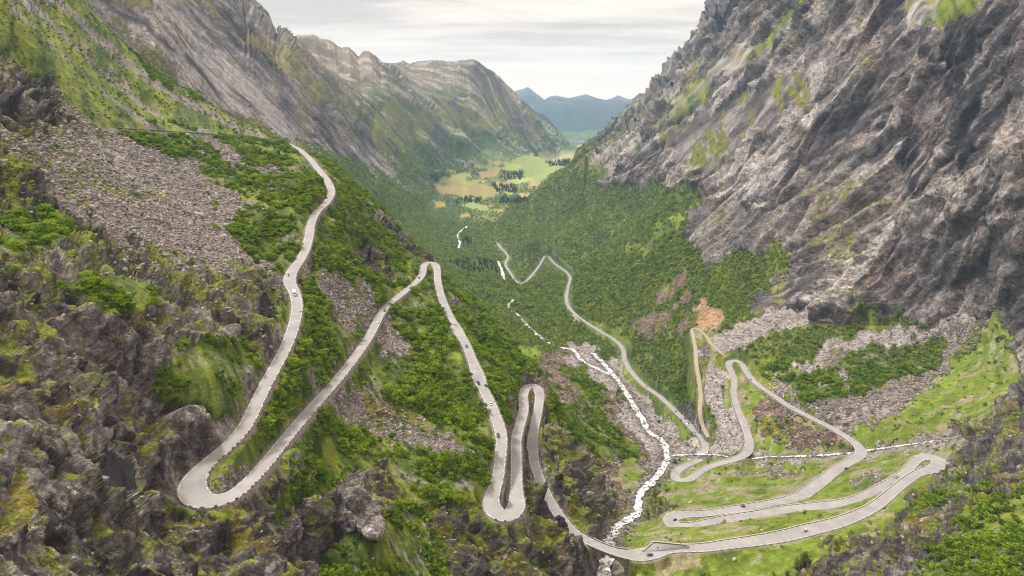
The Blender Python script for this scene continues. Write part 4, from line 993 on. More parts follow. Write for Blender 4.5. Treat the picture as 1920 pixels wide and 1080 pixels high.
# water: white broken torrent over dark pools
def water_mat():
    m, t = material('torrent_water'); geo = t.node('ShaderNodeNewGeometry').outputs['Position']
    a = t.noise(geo, 0.33, 7, 0.72); b = t.noise(geo, 0.09, 3, 0.5)
    f = t.math('ADD', t.math('MULTIPLY', a, 0.75), t.math('MULTIPLY', b, 0.35))
    c = t.ramp(f, [(0.46, (0.06, 0.07, 0.065)), (0.53, (0.30, 0.32, 0.32)), (0.58, (0.80, 0.82, 0.83)), (0.7, (0.92, 0.93, 0.93))])
    r = t.ramp(f, [(0.44, 0.12), (0.55, 0.8)])
    bp = t.node('ShaderNodeBump', {'Strength': 0.7, 'Distance': 0.6, 'Height': a})
    finish(t, c, r, bp.outputs[0], 0.5); return m
M_WATER = water_mat()
rv_labels = ['white mountain river falling through the gorge under the bridge', 'second white channel of the river in the upper valley', 'white river bend in the wooded valley', 'white side stream rushing below the lower hairpins', 'thin far river glinting in the valley']
rng = np.random.default_rng(7)
for k, (L, w) in enumerate(rivers):
    s = np.arange(len(L)); wob = w * (0.45 + 0.85 * vnoise(s * 0.43, s * 0.0 + k, s * 0.0, 5)) ; wob2 = w * (0.45 + 0.85 * vnoise(s * 0.37, s * 0.0 + k, s * 0.0, 9))
    if k == 0: wob *= 0.85; wob2 *= 0.85
    zz = 0.5 * (vnoise(s * 0.5, s * 0.0, s * 0.0, 4) - .5)
    co, q = ribbon(L, [wob, wob * .5, 0, -wob2 * .5, -wob2], [-0.2, 0.1 + zz, 0.2 + zz, 0.1 - zz, -0.2])
    link('river_water', make_mesh('river_water', co, q, None, [M_WATER], True), kind='structure', label=rv_labels[k])

# ------------------------------------------------------------------ haze
def haze_box():
    m, t = material('pale_air')
    v = t.node('ShaderNodeVolumePrincipled', {'Color': (0.42, 0.67, 1.0, 1), 'Density': HAZE, 'Anisotropy': 0.0})
    t.l.new(v.outputs[0], t.node('ShaderNodeOutputMaterial').inputs['Volume'])
    x0, x1_, y0, y1_, z0, z1_ = -17500, 17500, -60, 20000, float(z2.min()) - 40, float(z2.max()) + 40
    co = [(a, b, c) for c in (z0, z1_) for b in (y0, y1_) for a in (x0, x1_)]
    q = [(0, 2, 3, 1), (4, 5, 7, 6), (0, 1, 5, 4), (2, 6, 7, 3), (0, 4, 6, 2), (1, 3, 7, 5)]
    link('haze', make_mesh('haze', co, q, None, [m]), kind='stuff', label='thin blue air filling the whole valley')
if HAZE > 0: haze_box()

# ------------------------------------------------------------------ plants and stones
rng = np.random.default_rng(11)
def leaf_mat(name, dark, light):
    m, t = material(name)
    oi = t.node('ShaderNodeObjectInfo').outputs['Random']
    geo = t.node('ShaderNodeNewGeometry').outputs['Position']
    f = t.math('ADD', t.math('MULTIPLY', oi, 0.42), t.math('ADD', t.math('MULTIPLY', t.noise(geo, 0.035, 3, 0.6), 0.55), t.math('MULTIPLY', t.noise(geo, 0.9, 3, 0.7), 0.32)))
    c = t.ramp(f, [(0.38, dark), (0.92, light)])
    d = t.node('ShaderNodeBsdfDiffuse', {'Color': c}); tr = t.node('ShaderNodeBsdfTranslucent', {'Color': c})
    mx = t.node('ShaderNodeMixShader', {0: 0.35, 1: d.outputs[0], 2: tr.outputs[0]})
    t.l.new(mx.outputs[0], t.node('ShaderNodeOutputMaterial').inputs[0]); return m
M_LEAF = leaf_mat('birch_leaves', (0.050, 0.115, 0.008), (0.27, 0.38, 0.026))
M_WOOD = leaf_mat('valley_birch_leaves', (0.085, 0.155, 0.020), (0.38, 0.47, 0.060))
M_SPRUCE = leaf_mat('spruce_needles', (0.016, 0.042, 0.014), (0.050, 0.090, 0.028))
m_, t = material('birch_bark'); finish(t, t.ramp(t.noise(t.node('ShaderNodeNewGeometry').outputs['Position'], 3.0, 3, 0.6), [(0.35, (0.09, 0.075, 0.06)), (0.65, (0.36, 0.33, 0.30))]), 0.9); M_BARK = m_

def crown_mesh(name, seed, nblob, nleaf, size, width, height, base, mat, cone=False):
    """leaf clumps spread over a handful of uneven boughs"""
    rg = np.random.default_rng(seed); co = []; tri = []
    blobs = []
    for i in range(nblob):
        a = rg.uniform(0, 2 * pi); rr = width * rg.uniform(0.0, 0.62) ** 0.8 if i else 0
        h = base + (height - base) * rg.uniform(0.12, 0.88)
        if i == 0: h = height * 0.72
        blobs.append((rr * cos(a), rr * sin(a), h, width * rg.uniform(0.30, 0.52)))
    for i in range(nleaf):
        if cone:
            h = rg.uniform(0, 1) ** 1.3; a = rg.uniform(0, 2 * pi); rr = width * (1 - h) * rg.uniform(0.55, 1.0)
            p = np.array([rr * cos(a), rr * sin(a), base + h * (height - base)]); nrm = np.array([cos(a), sin(a), 0.5]); s = size * (1.2 - 0.7 * h)
        else:
            b = blobs[rg.integers(nblob)]
            v = rg.normal(size=3); v /= np.linalg.norm(v); v[2] = abs(v[2]) * 0.9 - 0.15
            p = np.array(b[:3]) + v * b[3] * rg.uniform(0.7, 1.08) * np.array([1, 1, 0.8]); nrm = v + rg.normal(size=3) * 0.45; s = size * rg.uniform(0.7, 1.35)
        nrm /= np.linalg.norm(nrm)
        u_ = np.cross(nrm, rg.normal(size=3)); u_ /= np.linalg.norm(u_); w_ = np.cross(nrm, u_)
        k = len(co); co += [p + u_ * s, p - u_ * s * 0.6 + w_ * s * 0.8, p - u_ * s * 0.5 - w_ * s * 0.8]
        tri.append((k, k + 1, k + 2))
    return make_mesh(name, np.array(co), None, np.array(tri), [mat])
def trunk_arrays(h, r0, seed, stems=3, lean=0.25):
    rg = np.random.default_rng(seed); co = []; q = []
    for s_ in range(stems):
        a = rg.uniform(0, 2 * pi); ln = rg.uniform(0.3, 1) * lean; rr = r0 * rg.uniform(0.6, 1)
        pts = [np.array([0, 0, -0.4]), np.array([cos(a) * ln * h * .3, sin(a) * ln * h * .3, h * .35]), np.array([cos(a) * ln * h, sin(a) * ln * h, h * .8])]
        for j, p in enumerate(pts):
            rad = rr * (1 - 0.38 * j)
            for k in range(5): co.append(p + rad * np.array([cos(k * 2 * pi / 5), sin(k * 2 * pi / 5), 0]))
        b = s_ * 15
        for j in range(2):
            for k in range(5): q.append((b + j * 5 + k, b + j * 5 + (k + 1) % 5, b + (j + 1) * 5 + (k + 1) % 5, b + (j + 1) * 5 + k))
    return np.array(co), np.array(q)
def trunk_mesh(name, *a, **k):
    co, q = trunk_arrays(*a, **k); return make_mesh(name, co, q, None, [M_BARK])
def stone_mesh(name, seed, mat, flat=0.7):
    rg = np.random.default_rng(seed)
    ico = [(0,0,1),(.894,0,.447),(.276,.851,.447),(-.724,.526,.447),(-.724,-.526,.447),(.276,-.851,.447),(.724,.526,-.447),(-.276,.851,-.447),(-.894,0,-.447),(-.276,-.851,-.447),(.724,-.526,-.447),(0,0,-1)]
    f = [(0,1,2),(0,2,3),(0,3,4),(0,4,5),(0,5,1),(1,6,2),(2,7,3),(3,8,4),(4,9,5),(5,10,1),(6,7,2),(7,8,3),(8,9,4),(9,10,5),(10,6,1),(11,7,6),(11,8,7),(11,9,8),(11,10,9),(11,6,10)]
    co = np.array(ico) * rg.uniform(0.62, 1.18, (12, 1)) * np.array([rg.uniform(.8, 1.3), rg.uniform(.6, 1.0), flat * rg.uniform(.8, 1.2)])
    # one cleft face
    n_ = rg.normal(size=3); n_ /= np.linalg.norm(n_); dd_ = co @ n_; co = co - np.maximum(dd_ - 0.55, 0)[:, None] * n_
    return make_mesh(name, co, None, np.array(f), [mat])
def boulder_mat():
    m, t = material('scree_stone'); oi = t.node('ShaderNodeObjectInfo').outputs['Random']; geo = t.node('ShaderNodeNewGeometry').outputs['Position']
    f = t.math('ADD', t.math('MULTIPLY', oi, 0.62), t.math('MULTIPLY', t.noise(geo, 1.1, 5, 0.65), 0.42))
    finish(t, t.ramp(f, [(0.15, (0.085, 0.070, 0.066)), (0.5, (0.19, 0.165, 0.155)), (0.95, (0.38, 0.345, 0.325))]), 0.9); return m
M_STONE = boulder_mat()

HID = bpy.data.collections.new('kinds')          # holds the meshes the ground cover is made of; not part of the scene
def kinds(prefix, meshes):
    c = bpy.data.collections.new(prefix); 
    for i, me in enumerate(meshes):
        o = bpy.data.objects.new(prefix + '_kind', me); c.objects.link(o)
    return c
def scatter(name, pts, rot, scl, coll, label):
    """ONE stuff object: geometry nodes set a copy of one of the kinds on every point"""
    me = bpy.data.meshes.new(name); me.vertices.add(len(pts)); me.vertices.foreach_set('co', np.asarray(pts, np.float32).ravel())
    a = me.attributes.new('rot', 'FLOAT_VECTOR', 'POINT'); a.data.foreach_set('vector', np.asarray(rot, np.float32).ravel())
    a = me.attributes.new('scl', 'FLOAT_VECTOR', 'POINT'); a.data.foreach_set('vector', np.asarray(scl, np.float32).ravel())
    o = link(name, me, kind='stuff', label=label)
    ng = bpy.data.node_groups.new(name, 'GeometryNodeTree')
    ng.interface.new_socket('Geometry', in_out='INPUT', socket_type='NodeSocketGeometry')
    ng.interface.new_socket('Geometry', in_out='OUTPUT', socket_type='NodeSocketGeometry')
    N = ng.nodes; L = ng.links
    gi = N.new('NodeGroupInput'); go = N.new('NodeGroupOutput')
    ci = N.new('GeometryNodeCollectionInfo'); ci.inputs['Collection'].default_value = coll; ci.inputs['Separate Children'].default_value = True; ci.inputs['Reset Children'].default_value = True
    ip = N.new('GeometryNodeInstanceOnPoints'); ip.inputs['Pick Instance'].default_value = True
    rv = N.new('FunctionNodeRandomValue'); rv.data_type = 'INT'; rv.inputs['Min'].default_value = 0; rv.inputs['Max'].default_value = len(coll.objects) - 1
    at1 = N.new('GeometryNodeInputNamedAttribute'); at1.data_type = 'FLOAT_VECTOR'; at1.inputs['Name'].default_value = 'rot'
    at2 = N.new('GeometryNodeInputNamedAttribute'); at2.data_type = 'FLOAT_VECTOR'; at2.inputs['Name'].default_value = 'scl'
    m2p = N.new('GeometryNodeMeshToPoints')
    L.new(gi.outputs[0], m2p.inputs[0]); L.new(m2p.outputs[0], ip.inputs['Points']); L.new(ci.outputs[0], ip.inputs['Instance'])
    out_i = [s for s in rv.outputs if s.enabled][0] if any(s.enabled for s in rv.outputs) else rv.outputs[2]
    L.new(rv.outputs[2], ip.inputs['Instance Index'])
    L.new(at1.outputs[0], ip.inputs['Rotation']); L.new(at2.outputs[0], ip.inputs['Scale'])
    L.new(ip.outputs[0], go.inputs[0])
    mod = o.modifiers.new('cover', 'NODES'); mod.node_group = ng
    return o

visv = VIS.ravel()
pu2, pv2, pd2 = project(x2, y2, z2)
infr = (pu2 > -90) & (pu2 < 2010) & (pv2 > -60) & (pv2 < 1150)
TRI = AREA2
clump = fbm(x1 / 24, y1 / 24, z1 / 24, 4, 201)
clump2 = fbm(x1 / 9, y1 / 9, z1 / 9, 3, 203)
def pick(weight, count):
    w = weight * TRI * infr * (rdist > rw + 2.2) * (wdist > ww + 1.5) * ~inpark
    w = np.where(visv, w, w * 0.25)
    c = np.cumsum(w.astype(np.float64)); tot = c[-1]
    idx = np.searchsorted(c, rng.uniform(0, tot, count)); idx = np.clip(idx, 0, NV - 1)
    i, j = idx // NT_, idx % NT_
    i2 = np.clip(i + 1, 0, NR_ - 1); j2 = np.clip(j + 1, 0, NT_ - 1)
    a = rng.uniform(0, 1, count)[:, None]; b = rng.uniform(0, 1, count)[:, None]
    p = _p[idx] * (1 - a) * (1 - b) + _p[i2 * NT_ + j] * a * (1 - b) + _p[i * NT_ + j2] * (1 - a) * b + _p[i2 * NT_ + j2] * a * b
    rq = roads.query(p[:, 0], p[:, 1]); ok = rq[0] > rq[3] + 2.0 + 9.0 * smooth(650, 1050, np.hypot(p[:, 0], p[:, 1]))
    return p[ok], idx[ok]
dens_s = smooth(0.50, 0.56, clump * 0.7 + clump2 * 0.3) * 0.92 + 0.03

# --- scrub near: birch bushes on the slopes nearer than a kilometre
wS = np.zeros(NV, np.float32)
wS += (K == S) * (0.06 + 0.94 * smooth(0.45, 0.54, clump * 0.6 + clump2 * 0.4))
wS += (K == G) * 0.05 * dens_s + (K == MO) * (up > 0.6) * 0.10 * dens_s + (K == R) * 0.008 * (up > 0.75) * dens_s + (K == C) * 0.05 * dens_s + (K == F) * 0.9
wS += (K == BR) * 0.10 * dens_s + (K == GV) * 0.008 + (K == OR) * 0.01
wS += (K == G) * (pu2 < 700) * (r1 > 850) * 0.06
wS = wS * np.where((pu2 > 1450) & (pd2 < 700), 0.55, 1.0)
ptsS, idS = pick(wS * ((r1 < 1020) | ((pu2 < 760) & (r1 < 1500))), N_SCRUB)
# --- wood on the valley floor and its sides
wF = (K == F) * (0.35 + 0.65 * smooth(0.36, 0.55, clump)) + (K == S) * 0.7 + (K == G) * 0.08 + (K == BR) * 0.04 + ((K == R) & (up > 0.8)) * 0.01
wF = wF * np.where(openfloor, 0.3, 1.0)
ptsF, idF = pick(wF * ((r1 >= 1020) & ~((pu2 < 760) & (r1 < 1500))) * (r1 < 5200) * (z1 < 640) * np.clip((1500 / r1), 0.12, 1.0) ** 1.6, N_WOOD)

SCRUB = kinds('scrub', [crown_mesh('scrub_crown', 300 + i, 6, 120, 0.42, 1.9 + 0.2 * i, 2.5 + 0.3 * i, 0.2, M_LEAF) for i in range(5)])
WOODK = kinds('wood', [crown_mesh('wood_crown', 330 + i, 5, 80, 0.95, 3.4 + 0.3 * i, 6.6 + 0.5 * i, 0.8, M_WOOD) for i in range(5)])
FARK = kinds('far_wood', [crown_mesh('far_crown', 350 + i, 4, 36, 1.6, 3.8, 6.5 + 0.5 * i, 0.6, M_WOOD) for i in range(3)])
SPR = kinds('spruce', [crown_mesh('spruce_crown', 370 + i, 1, 60, 1.3, 2.4, 11 + i, 0.5, M_SPRUCE, True) for i in range(2)])

dS = np.linalg.norm(ptsS - np.array([0, 0, HC]), axis=1)
sS = (0.4 + 1.15 * rng.uniform(0, 1, len(ptsS)) ** 1.6) * (0.75 + 0.5 * smooth(0.42, 0.6, clump[idS]))
sS *= np.where((K[idS] == G) | (K[idS] == MO) | (K[idS] == R) | (K[idS] == C), 0.62, 1.0)
sS *= np.clip(dS / 420, 0.55, 1.25)
# the 300 that show largest stand as trees of their own
q_u, q_v, q_d = project(*ptsS.T)
score = sS / dS * ((q_u > 5) & (q_u < 1915) & (q_v > 5) & (q_v < 1060) & visv[idS])
order = np.argsort(-score)
IND = []
for k in order:
    if len(IND) >= 290: break
    IND.append(k)
mask = np.ones(len(ptsS), bool); mask[IND] = False
def rots(n, tilt=0.12): return np.stack([rng.normal(0, tilt, n), rng.normal(0, tilt, n), rng.uniform(0, 2 * pi, n)], 1)
n_ = mask.sum(); s_ = sS[mask]
scatter('scrub_foliage', ptsS[mask] - (0, 0, 0.25), rots(n_), np.stack([s_ * rng.uniform(.9, 1.25, n_), s_ * rng.uniform(.9, 1.25, n_), s_ * rng.uniform(.7, 1.05, n_)], 1), SCRUB,
        'low green birch scrub covering the slopes between the roads')
nearF = r1[idF] < 2100
n_ = nearF.sum(); s_ = (0.5 + 1.0 * rng.uniform(0, 1, n_) ** 1.5) * np.clip(r1[idF][nearF] / 1500, 0.72, 1.15)
scatter('woods', ptsF[nearF] - (0, 0, 0.6), rots(n_), np.stack([s_, s_, s_ * rng.uniform(.7, 1.15, n_)], 1), WOODK, 'dense green birch wood over the valley floor and its right side')
n_ = (~nearF).sum(); s_ = rng.uniform(0.7, 1.3, n_) * np.clip(r1[idF][~nearF] / 2600, 0.9, 1.5)
scatter('woods', ptsF[~nearF] - (0, 0, 0.6), rots(n_), np.stack([s_, s_, s_ * rng.uniform(.45, .8, n_)], 1), FARK, 'far green woods round the valley fields')
# dark spruce plantations
def in_px(polys, dmin=1200):
    m = np.zeros(NV, bool)
    for p_ in polys: m |= inside(pu2, pv2, p_)
    return m & (pd2 > dmin) & (z1 < 300)
wP = in_px([[(840,492),(900,486),(940,497),(936,514),(870,510)],[(868,446),(882,446),(884,460),(868,464)],[(852,374),(900,372),(905,381),(860,382)],[(920,346),(970,352),(966,362),(925,360)],[(935,372),(990,375),(985,385),(935,383)],
            [(800,332),(822,330),(822,342),(802,342)],[(945,325),(985,322),(975,336),(935,338)],[(850,378),(868,376),(866,384),(850,384)],[(1020,305),(1070,303),(1066,312),(1030,314)]]).astype(np.float32)
ptsP, idP = pick(wP * (0.15 + smooth(0.42, 0.6, clump)) * np.clip(2200 / r1, 0.1, 1) ** 1.5, 1100)
s_ = rng.uniform(0.8, 1.3, len(ptsP)) * np.clip(r1[idP] / 2300, 0.9, 2.0)
scatter('spruce_woods', ptsP - (0, 0, 0.5), rots(len(ptsP), 0.03), np.stack([s_, s_, s_ * 1.1], 1), SPR, 'dark spruce plantations among the valley fields')

# --- stones of the scree slopes and stream banks
wC = (K == C) * 1.0 + (K == BR) * 0.45 + (K == GV) * 0.35 + (K == MO) * 0.10 + (K == R) * (up > 0.7) * 0.06 + (K == S) * 0.03 + (K == G) * 0.02
wC = wC * (r1 < 1450) * np.clip(500 / r1, 0.25, 2.2) ** 1.5
ptsC, idC = pick(wC * (0.4 + 0.6 * smooth(0.4, 0.6, clump2)), N_STONE)
sC = (0.28 + 1.9 * rng.uniform(0, 1, len(ptsC)) ** 5) * np.clip(r1[idC] / 540, 0.45, 1.35)
# banks: round stones beside and in the water
P_ = []; S_ = []
for k, (L, w) in enumerate(rivers):
    if k not in (0, 1, 3): continue
    t_, nr_ = frame(L); nn_ = int(len(L) * 9)
    ii_ = rng.integers(0, len(L), nn_); off = rng.normal(0, 1, nn_) * (w + 2.5)
    p = L[ii_] + nr_[ii_] * off[:, None] + np.stack([rng.normal(0, 1, nn_), rng.normal(0, 1, nn_), np.zeros(nn_)], 1)
    inw = np.abs(off) < w; p[:, 2] += np.where(inw, 0.0, -0.3)
    sel = (~inw | (rng.uniform(0, 1, nn_) < 0.40)) & (roads.query(p[:, 0], p[:, 1])[0] > 6)
    P_.append(p[sel]); S_.append((0.35 + 1.6 * rng.uniform(0, 1, nn_) ** 2.5)[sel])
ptsB = np.vstack(P_); sB = np.concatenate(S_)
STONES = kinds('stones', [stone_mesh('scree_block', 400 + i, M_STONE) for i in range(7)])
qu, qv, qd = project(*ptsC.T)
sco = sC / qd * ((qu > 5) & (qu < 1915) & (qv > 5) & (qv < 1065) & visv[idC])
IB = list(np.argsort(-sco)[:160]); mB = np.ones(len(ptsC), bool); mB[IB] = False
allp = np.vstack([ptsC[mB] + (0, 0, 0.0), ptsB]); alls = np.concatenate([sC[mB], sB]); n_ = len(alls)
scatter('scree_rubble', allp, np.stack([rng.uniform(-.6, .6, n_), rng.uniform(-.6, .6, n_), rng.uniform(0, 6.28, n_)], 1), np.stack([alls * rng.uniform(.8, 1.3, n_), alls, alls * rng.uniform(.6, 1, n_)], 1), STONES,
        'loose grey stones of the scree slopes and stream banks')

# --- the individuals
PLACES = [((1690,1760,840,960),'at the foot of the right bluff by the highest right hairpin'),((1450,1690,960,1080),'on the rocks under the lowest road'),((1690,1840,900,1080),'in the scrub left of the iron fence posts'),((1840,1930,860,1080),'in the scrub around the iron fence posts'),
 ((1150,1330,880,1080),'on the green bank near the bridge lay-by'),((1330,1690,830,1080),'on the bright green bank between the lower road legs'),((1150,1930,560,830),'on the scree fan below the rock wall'),
 ((0,160,200,420),'under the dark outcrop at the upper left'),((160,400,200,420),'on the upper grey scree slope'),((0,160,420,620),'on the mossy ledges at the left edge'),((160,340,420,620),'on the mossy ground below the upper scree'),((340,560,380,560),'among the rocks left of the white camper van'),
 ((0,170,620,860),'on the dark crags at the left edge'),((170,350,560,860),'on the broken crags above the black rock slab'),((350,560,560,860),'on the green ledge left of the first long road leg'),((0,200,860,1080),'on the pale crags in the lower left corner'),((200,450,860,1080),'on the crags under the big left hairpin'),
 ((450,640,900,1080),'on the cliff right of the big left hairpin'),((640,800,900,1080),'in the green gully under the long road legs'),((800,1000,930,1080),'on the mossy cliff under the middle hairpin'),((1000,1160,900,1080),'on the gorge edge left of the bridge'),
 ((420,620,380,900),'on the steep strip between the first two road legs'),((620,800,280,500),'on the spur above the middle bend'),((560,700,500,900),'beside the rising left road leg'),((700,800,500,700),'on the slope inside the spur bend'),((700,800,700,930),'on the rubble slope below the rising left leg'),
 ((800,900,480,700),'just left of the descending road leg'),((800,960,700,930),'on the bushy slope left of the narrow double hairpin'),((900,1100,500,930),'on the east flank of the spur')]
def area_of(u, v):
    for (a, b, c, d), nm in PLACES:
        if a <= u < b and c <= v < d: return nm, 0
    return 'on the slope between the mountain roads', 0
def add(o):
    COL.objects.link(o); return o
bush_proto = []
for i in range(6):
    cm_ = crown_mesh('crown', 500 + i, 7, 190, 0.34, 1.9 + 0.15 * i, 2.6 + 0.25 * i, 0.25, M_LEAF)
    tm_ = trunk_mesh('trunk', 2.2, 0.07, 520 + i, 4, 0.4)
    bush_proto.append((tm_, cm_))
for k in IND:
    p = ptsS[k]; where, gi_ = area_of(q_u[k], q_v[k]); tm_, cm_ = bush_proto[k % 6]
    e = empty('birch_bush', (p[0], p[1], p[2] - 0.2), (0, 0, rng.uniform(0, 6.28)), label=('broad green birch bush ' if sS[k] > 1.0 else 'small green birch bush ') + where, category='bush', group='birch bushes ' + where)
    s = float(sS[k]); e.scale = (s * rng.uniform(.9, 1.2), s * rng.uniform(.9, 1.2), s * rng.uniform(.75, 1.05))
    link('trunk', tm_, e); link('crown', cm_, e)
big_s = float(np.median(sC[IB]))
rock_proto = [stone_mesh('boulder', 600 + i, M_STONE, 0.75) for i in range(6)]
for k in IB:
    p = ptsC[k]; where, gi_ = area_of(qu[k], qv[k])
    o = link('boulder', rock_proto[k % 6], None, label=('large grey boulder ' if sC[k] > big_s else 'small grey boulder ') + where, category='boulder', group='loose boulders ' + where)
    s = float(sC[k]) * 1.15; o.location = p; o.scale = (s * rng.uniform(.9, 1.3), s, s * rng.uniform(.7, 1)); o.rotation_euler = tuple(rng.uniform(-.5, .5, 2)) + (rng.uniform(0, 6.28),)

# ------------------------------------------------------------------ walls along the road
NM = len(road_main)
def flat_mat(name, c, rough=0.5, metal=0.0, spec=0.5):
    m, t = material(name); n = t.noise(t.node('ShaderNodeNewGeometry').outputs['Position'], 3.0, 3, 0.5)
    k = t.math('MULTIPLY_ADD', n, 0.25, 0.87)
    finish(t, t.mix(1.0, (*c, 1), t.node('ShaderNodeCombineColor', {0: k, 1: k, 2: k}).outputs[0], 'MULTIPLY'), rough, None, spec, **{'Metallic': metal}); return m
def nearest_main(u, v, lo=0, hi=None):
    hi = hi or NM
    return lo + int(np.argmin((um[lo:hi] - u) ** 2 + (vm[lo:hi] - v) ** 2))
um, vm, dm = project(*road_main.T)
marks = [(548,273),(360,918),(372,935),(800,494),(808,492),(816,497),(920,945),(933,964),(967,952),(987,727),(998,723),(1011,750),(1112,1020),(1176,1041),(1190,1041),(1284,1028),(1751,879),(1757,861),(1724,859),(1272,987),(1259,970),(1274,965),(1603,860),(1612,841),(1601,829),(1391,683),(1380,676),(1367,686),(1405,837),(1300,894),(1285,902),(1264,892),(1323,837),(1172,675)]
mk = []; lo = 0
for u, v in marks:
    k = nearest_main(u, v, lo, min(lo + 600, NM)); mk.append(k); lo = k
def M(u, v): return mk[marks.index((u, v))]
LEGS = [((548,273),(360,918),'dark stone retaining wall under the highest long stretch of road','studs'),
        ((372,935),(800,494),'dark stone retaining wall under the road leg rising from the big lower left hairpin','studs'),
        ((816,497),(920,945),'low stone wall along the road leg that carries four cars down the green slope','studs'),
        ((933,964),(987,727),'stone wall of the left leg of the narrow double hairpin','studs'),
        ((1011,750),(1112,1020),'stone wall of the road running down to the bridge','studs'),
        ((1284,1028),(1751,879),'long beige kerb wall along the lowest road in front','coping'),
        ((1724,859),(1272,987),'beige kerb wall of the middle leg between the two lower right hairpins','coping'),
        ((1274,965),(1603,860),'beige kerb wall from the flat hairpin up to the stream crossing','coping'),
        ((1601,829),(1391,683),'kerb wall of the straight road across the scree fan','coping'),
        ((1367,686),(1300,894),'kerb wall beside the pale rubble slope','coping'),
        ((1264,892),(1172,675),'kerb wall of the valley road above the river','coping')]
down_main = down_left[:NM].astype(float); drop_main = drop[:NM]
stud_sites = []
for (a, b, lbl, mode) in LEGS:
    i0_, i1_ = M(*a), M(*b)
    if i1_ - i0_ < 12: continue
    seg = slice(i0_, i1_ + 1)
    side = 1.0 if np.average(down_main[seg], weights=drop_main[seg] + 0.1) > 0.5 else -1.0
    L = road_main[seg]; w = W_MAIN[seg]; dr = np.convolve(np.pad(drop_main[seg], 6, 'edge'), np.ones(13) / 13, 'valid')
    deep = np.clip(1.2 + dr * 0.4, 1.4, 4.5)
    wall = empty('retaining_wall', tuple(L[len(L) // 2]), label=lbl, category='wall')
    org = L[len(L) // 2]
    def rib(offs, zo, name, mat):
        co, q = ribbon(L - org, offs, zo)
        return link(name, make_mesh(name, co, q, None, [mat]), wall)
    rib([side * (w + 0.30), side * (w + 0.32), side * (w + 0.80), side * (w + 0.95 + deep * 0.12)], [-0.1, 0.42, 0.42, -deep], 'stonework', M_WALL)
    if mode == 'coping':
        rib([side * (w + 0.24), side * (w + 0.24), side * (w + 0.86), side * (w + 0.86)], [0.425, 0.62, 0.62, 0.425], 'coping', M_CAP)
    t_, nr_ = frame(L); s_ = np.r_[0, np.cumsum(np.linalg.norm(np.diff(L, axis=0), axis=1))]
    if mode == 'studs':
        p = 1.0
        while p < s_[-1]:
            c = np.array([np.interp(p, s_, (L + nr_ * (side * (w + 0.56))[:, None])[:, k]) for k in range(3)])
            h = np.array([np.interp(p, s_, t_[:, k]) for k in range(2)])
            stud_sites.append((c, math.atan2(h[1], h[0]), i0_)); p += 3.1
def box_arrays(sx, sy, sz, cz=0.0, taper=0.85):
    co = []
    for z, t in ((cz, 1.0), (cz + sz, taper)):
        for a, b in ((-1, -1), (1, -1), (1, 1), (-1, 1)): co.append((a * sx / 2 * t, b * sy / 2 * t, z))
    return np.array(co, float), np.array([(3, 2, 1, 0), (4, 5, 6, 7), (0, 1, 5, 4), (1, 2, 6, 5), (2, 3, 7, 6), (3, 0, 4, 7)])
bc, bq = box_arrays(1.5, 0.5, 0.75, 0.0, 0.8)
stud_me = [make_mesh('guard_stone', bc * (1 + 0.12 * np.random.default_rng(i).normal(size=(8, 1))), bq, None, [M_WALL if i % 3 else M_CAP]) for i in range(6)]
order = sorted(range(len(stud_sites)), key=lambda i: np.linalg.norm(stud_sites[i][0] - np.array([0, 0, HC])))
rest = []
for n_i, i in enumerate(order):
    c, h, leg = stud_sites[i]
    if n_i < 295:
        o = link('guard_stone', stud_me[i % 6], None, category='guard stone')
        o.location = (c[0], c[1], c[2] + 0.40); o.rotation_euler = (0, 0, h + 0.05 * math.sin(i * 7.0)); 
        wh = 'the road bend nearest the viewer' if leg < M(808, 492) else ('the middle road leg' if leg < M(933, 964) else 'the narrow double hairpin')
        o['label'] = 'squat guard stone on the outer edge of ' + wh; o['group'] = 'guard stones along ' + wh
    else: rest.append((c, h))
if rest:
    co = []; q = []
    for c, h in rest:
        k = len(co); R2 = np.array([[cos(h), -sin(h), 0], [sin(h), cos(h), 0], [0, 0, 1]])
        co += list(bc @ R2.T + c + (0, 0, 0.4)); q += [tuple(k + x_ for x_ in f) for f in bq]
    link('guard_stones', make_mesh('guard_stones', np.array(co), np.array(q), None, [M_CAP]), kind='stuff', label='rows of further guard stones on the outer road edges')

# ------------------------------------------------------------------ the stone bridge
i0_, i1_ = M(1112, 1020) - 1, M(1176, 1041) + 1
L = road_main[i0_:i1_ + 1]; w = W_MAIN[i0_:i1_ + 1]; org = L[len(L) // 2].copy()
br = empty('stone_bridge', tuple(org), label='grey stone arch bridge carrying the road over the white torrent', category='bridge')
Ll = L - org; s_ = np.linspace(-1, 1, len(L)); arch = -1.3 - 11.0 * (1 - np.sqrt(np.clip(1 - (np.clip(s_ * 1.18, -1, 1)) ** 2, 0, 1))) 
for side in (1, -1):
    co, q = ribbon(Ll, [side * (w + 0.35), side * (w + 0.36)], [-0.1, arch]); 
    link('spandrel_wall', make_mesh('spandrel_wall', co, q, None, [M_WALL]), br)
    co, q = ribbon(Ll, [side * (w + 0.30), side * (w + 0.31), side * (w + 0.72), side * (w + 0.73)], [-0.5, 0.75, 0.75, -0.5])
    pr_ = link('parapet', make_mesh('parapet', co, q, None, [M_WALL]), br)
    co, q = ribbon(Ll, [side * (w + 0.25), side * (w + 0.25), side * (w + 0.78), side * (w + 0.78)], [0.755, 0.9, 0.9, 0.755])
    link('coping', make_mesh('coping', co, q, None, [M_CAP]), pr_)
co, q = ribbon(Ll, [w + 0.35, -w - 0.35], [arch, arch]); link('arch_soffit', make_mesh('arch_soffit', co, q, None, [M_WALL]), br)
co, q = ribbon(Ll, [w + 0.34, -w - 0.34], [-0.12, -0.12]); link('deck', make_mesh('deck', co, q, None, [M_WALL]), br)

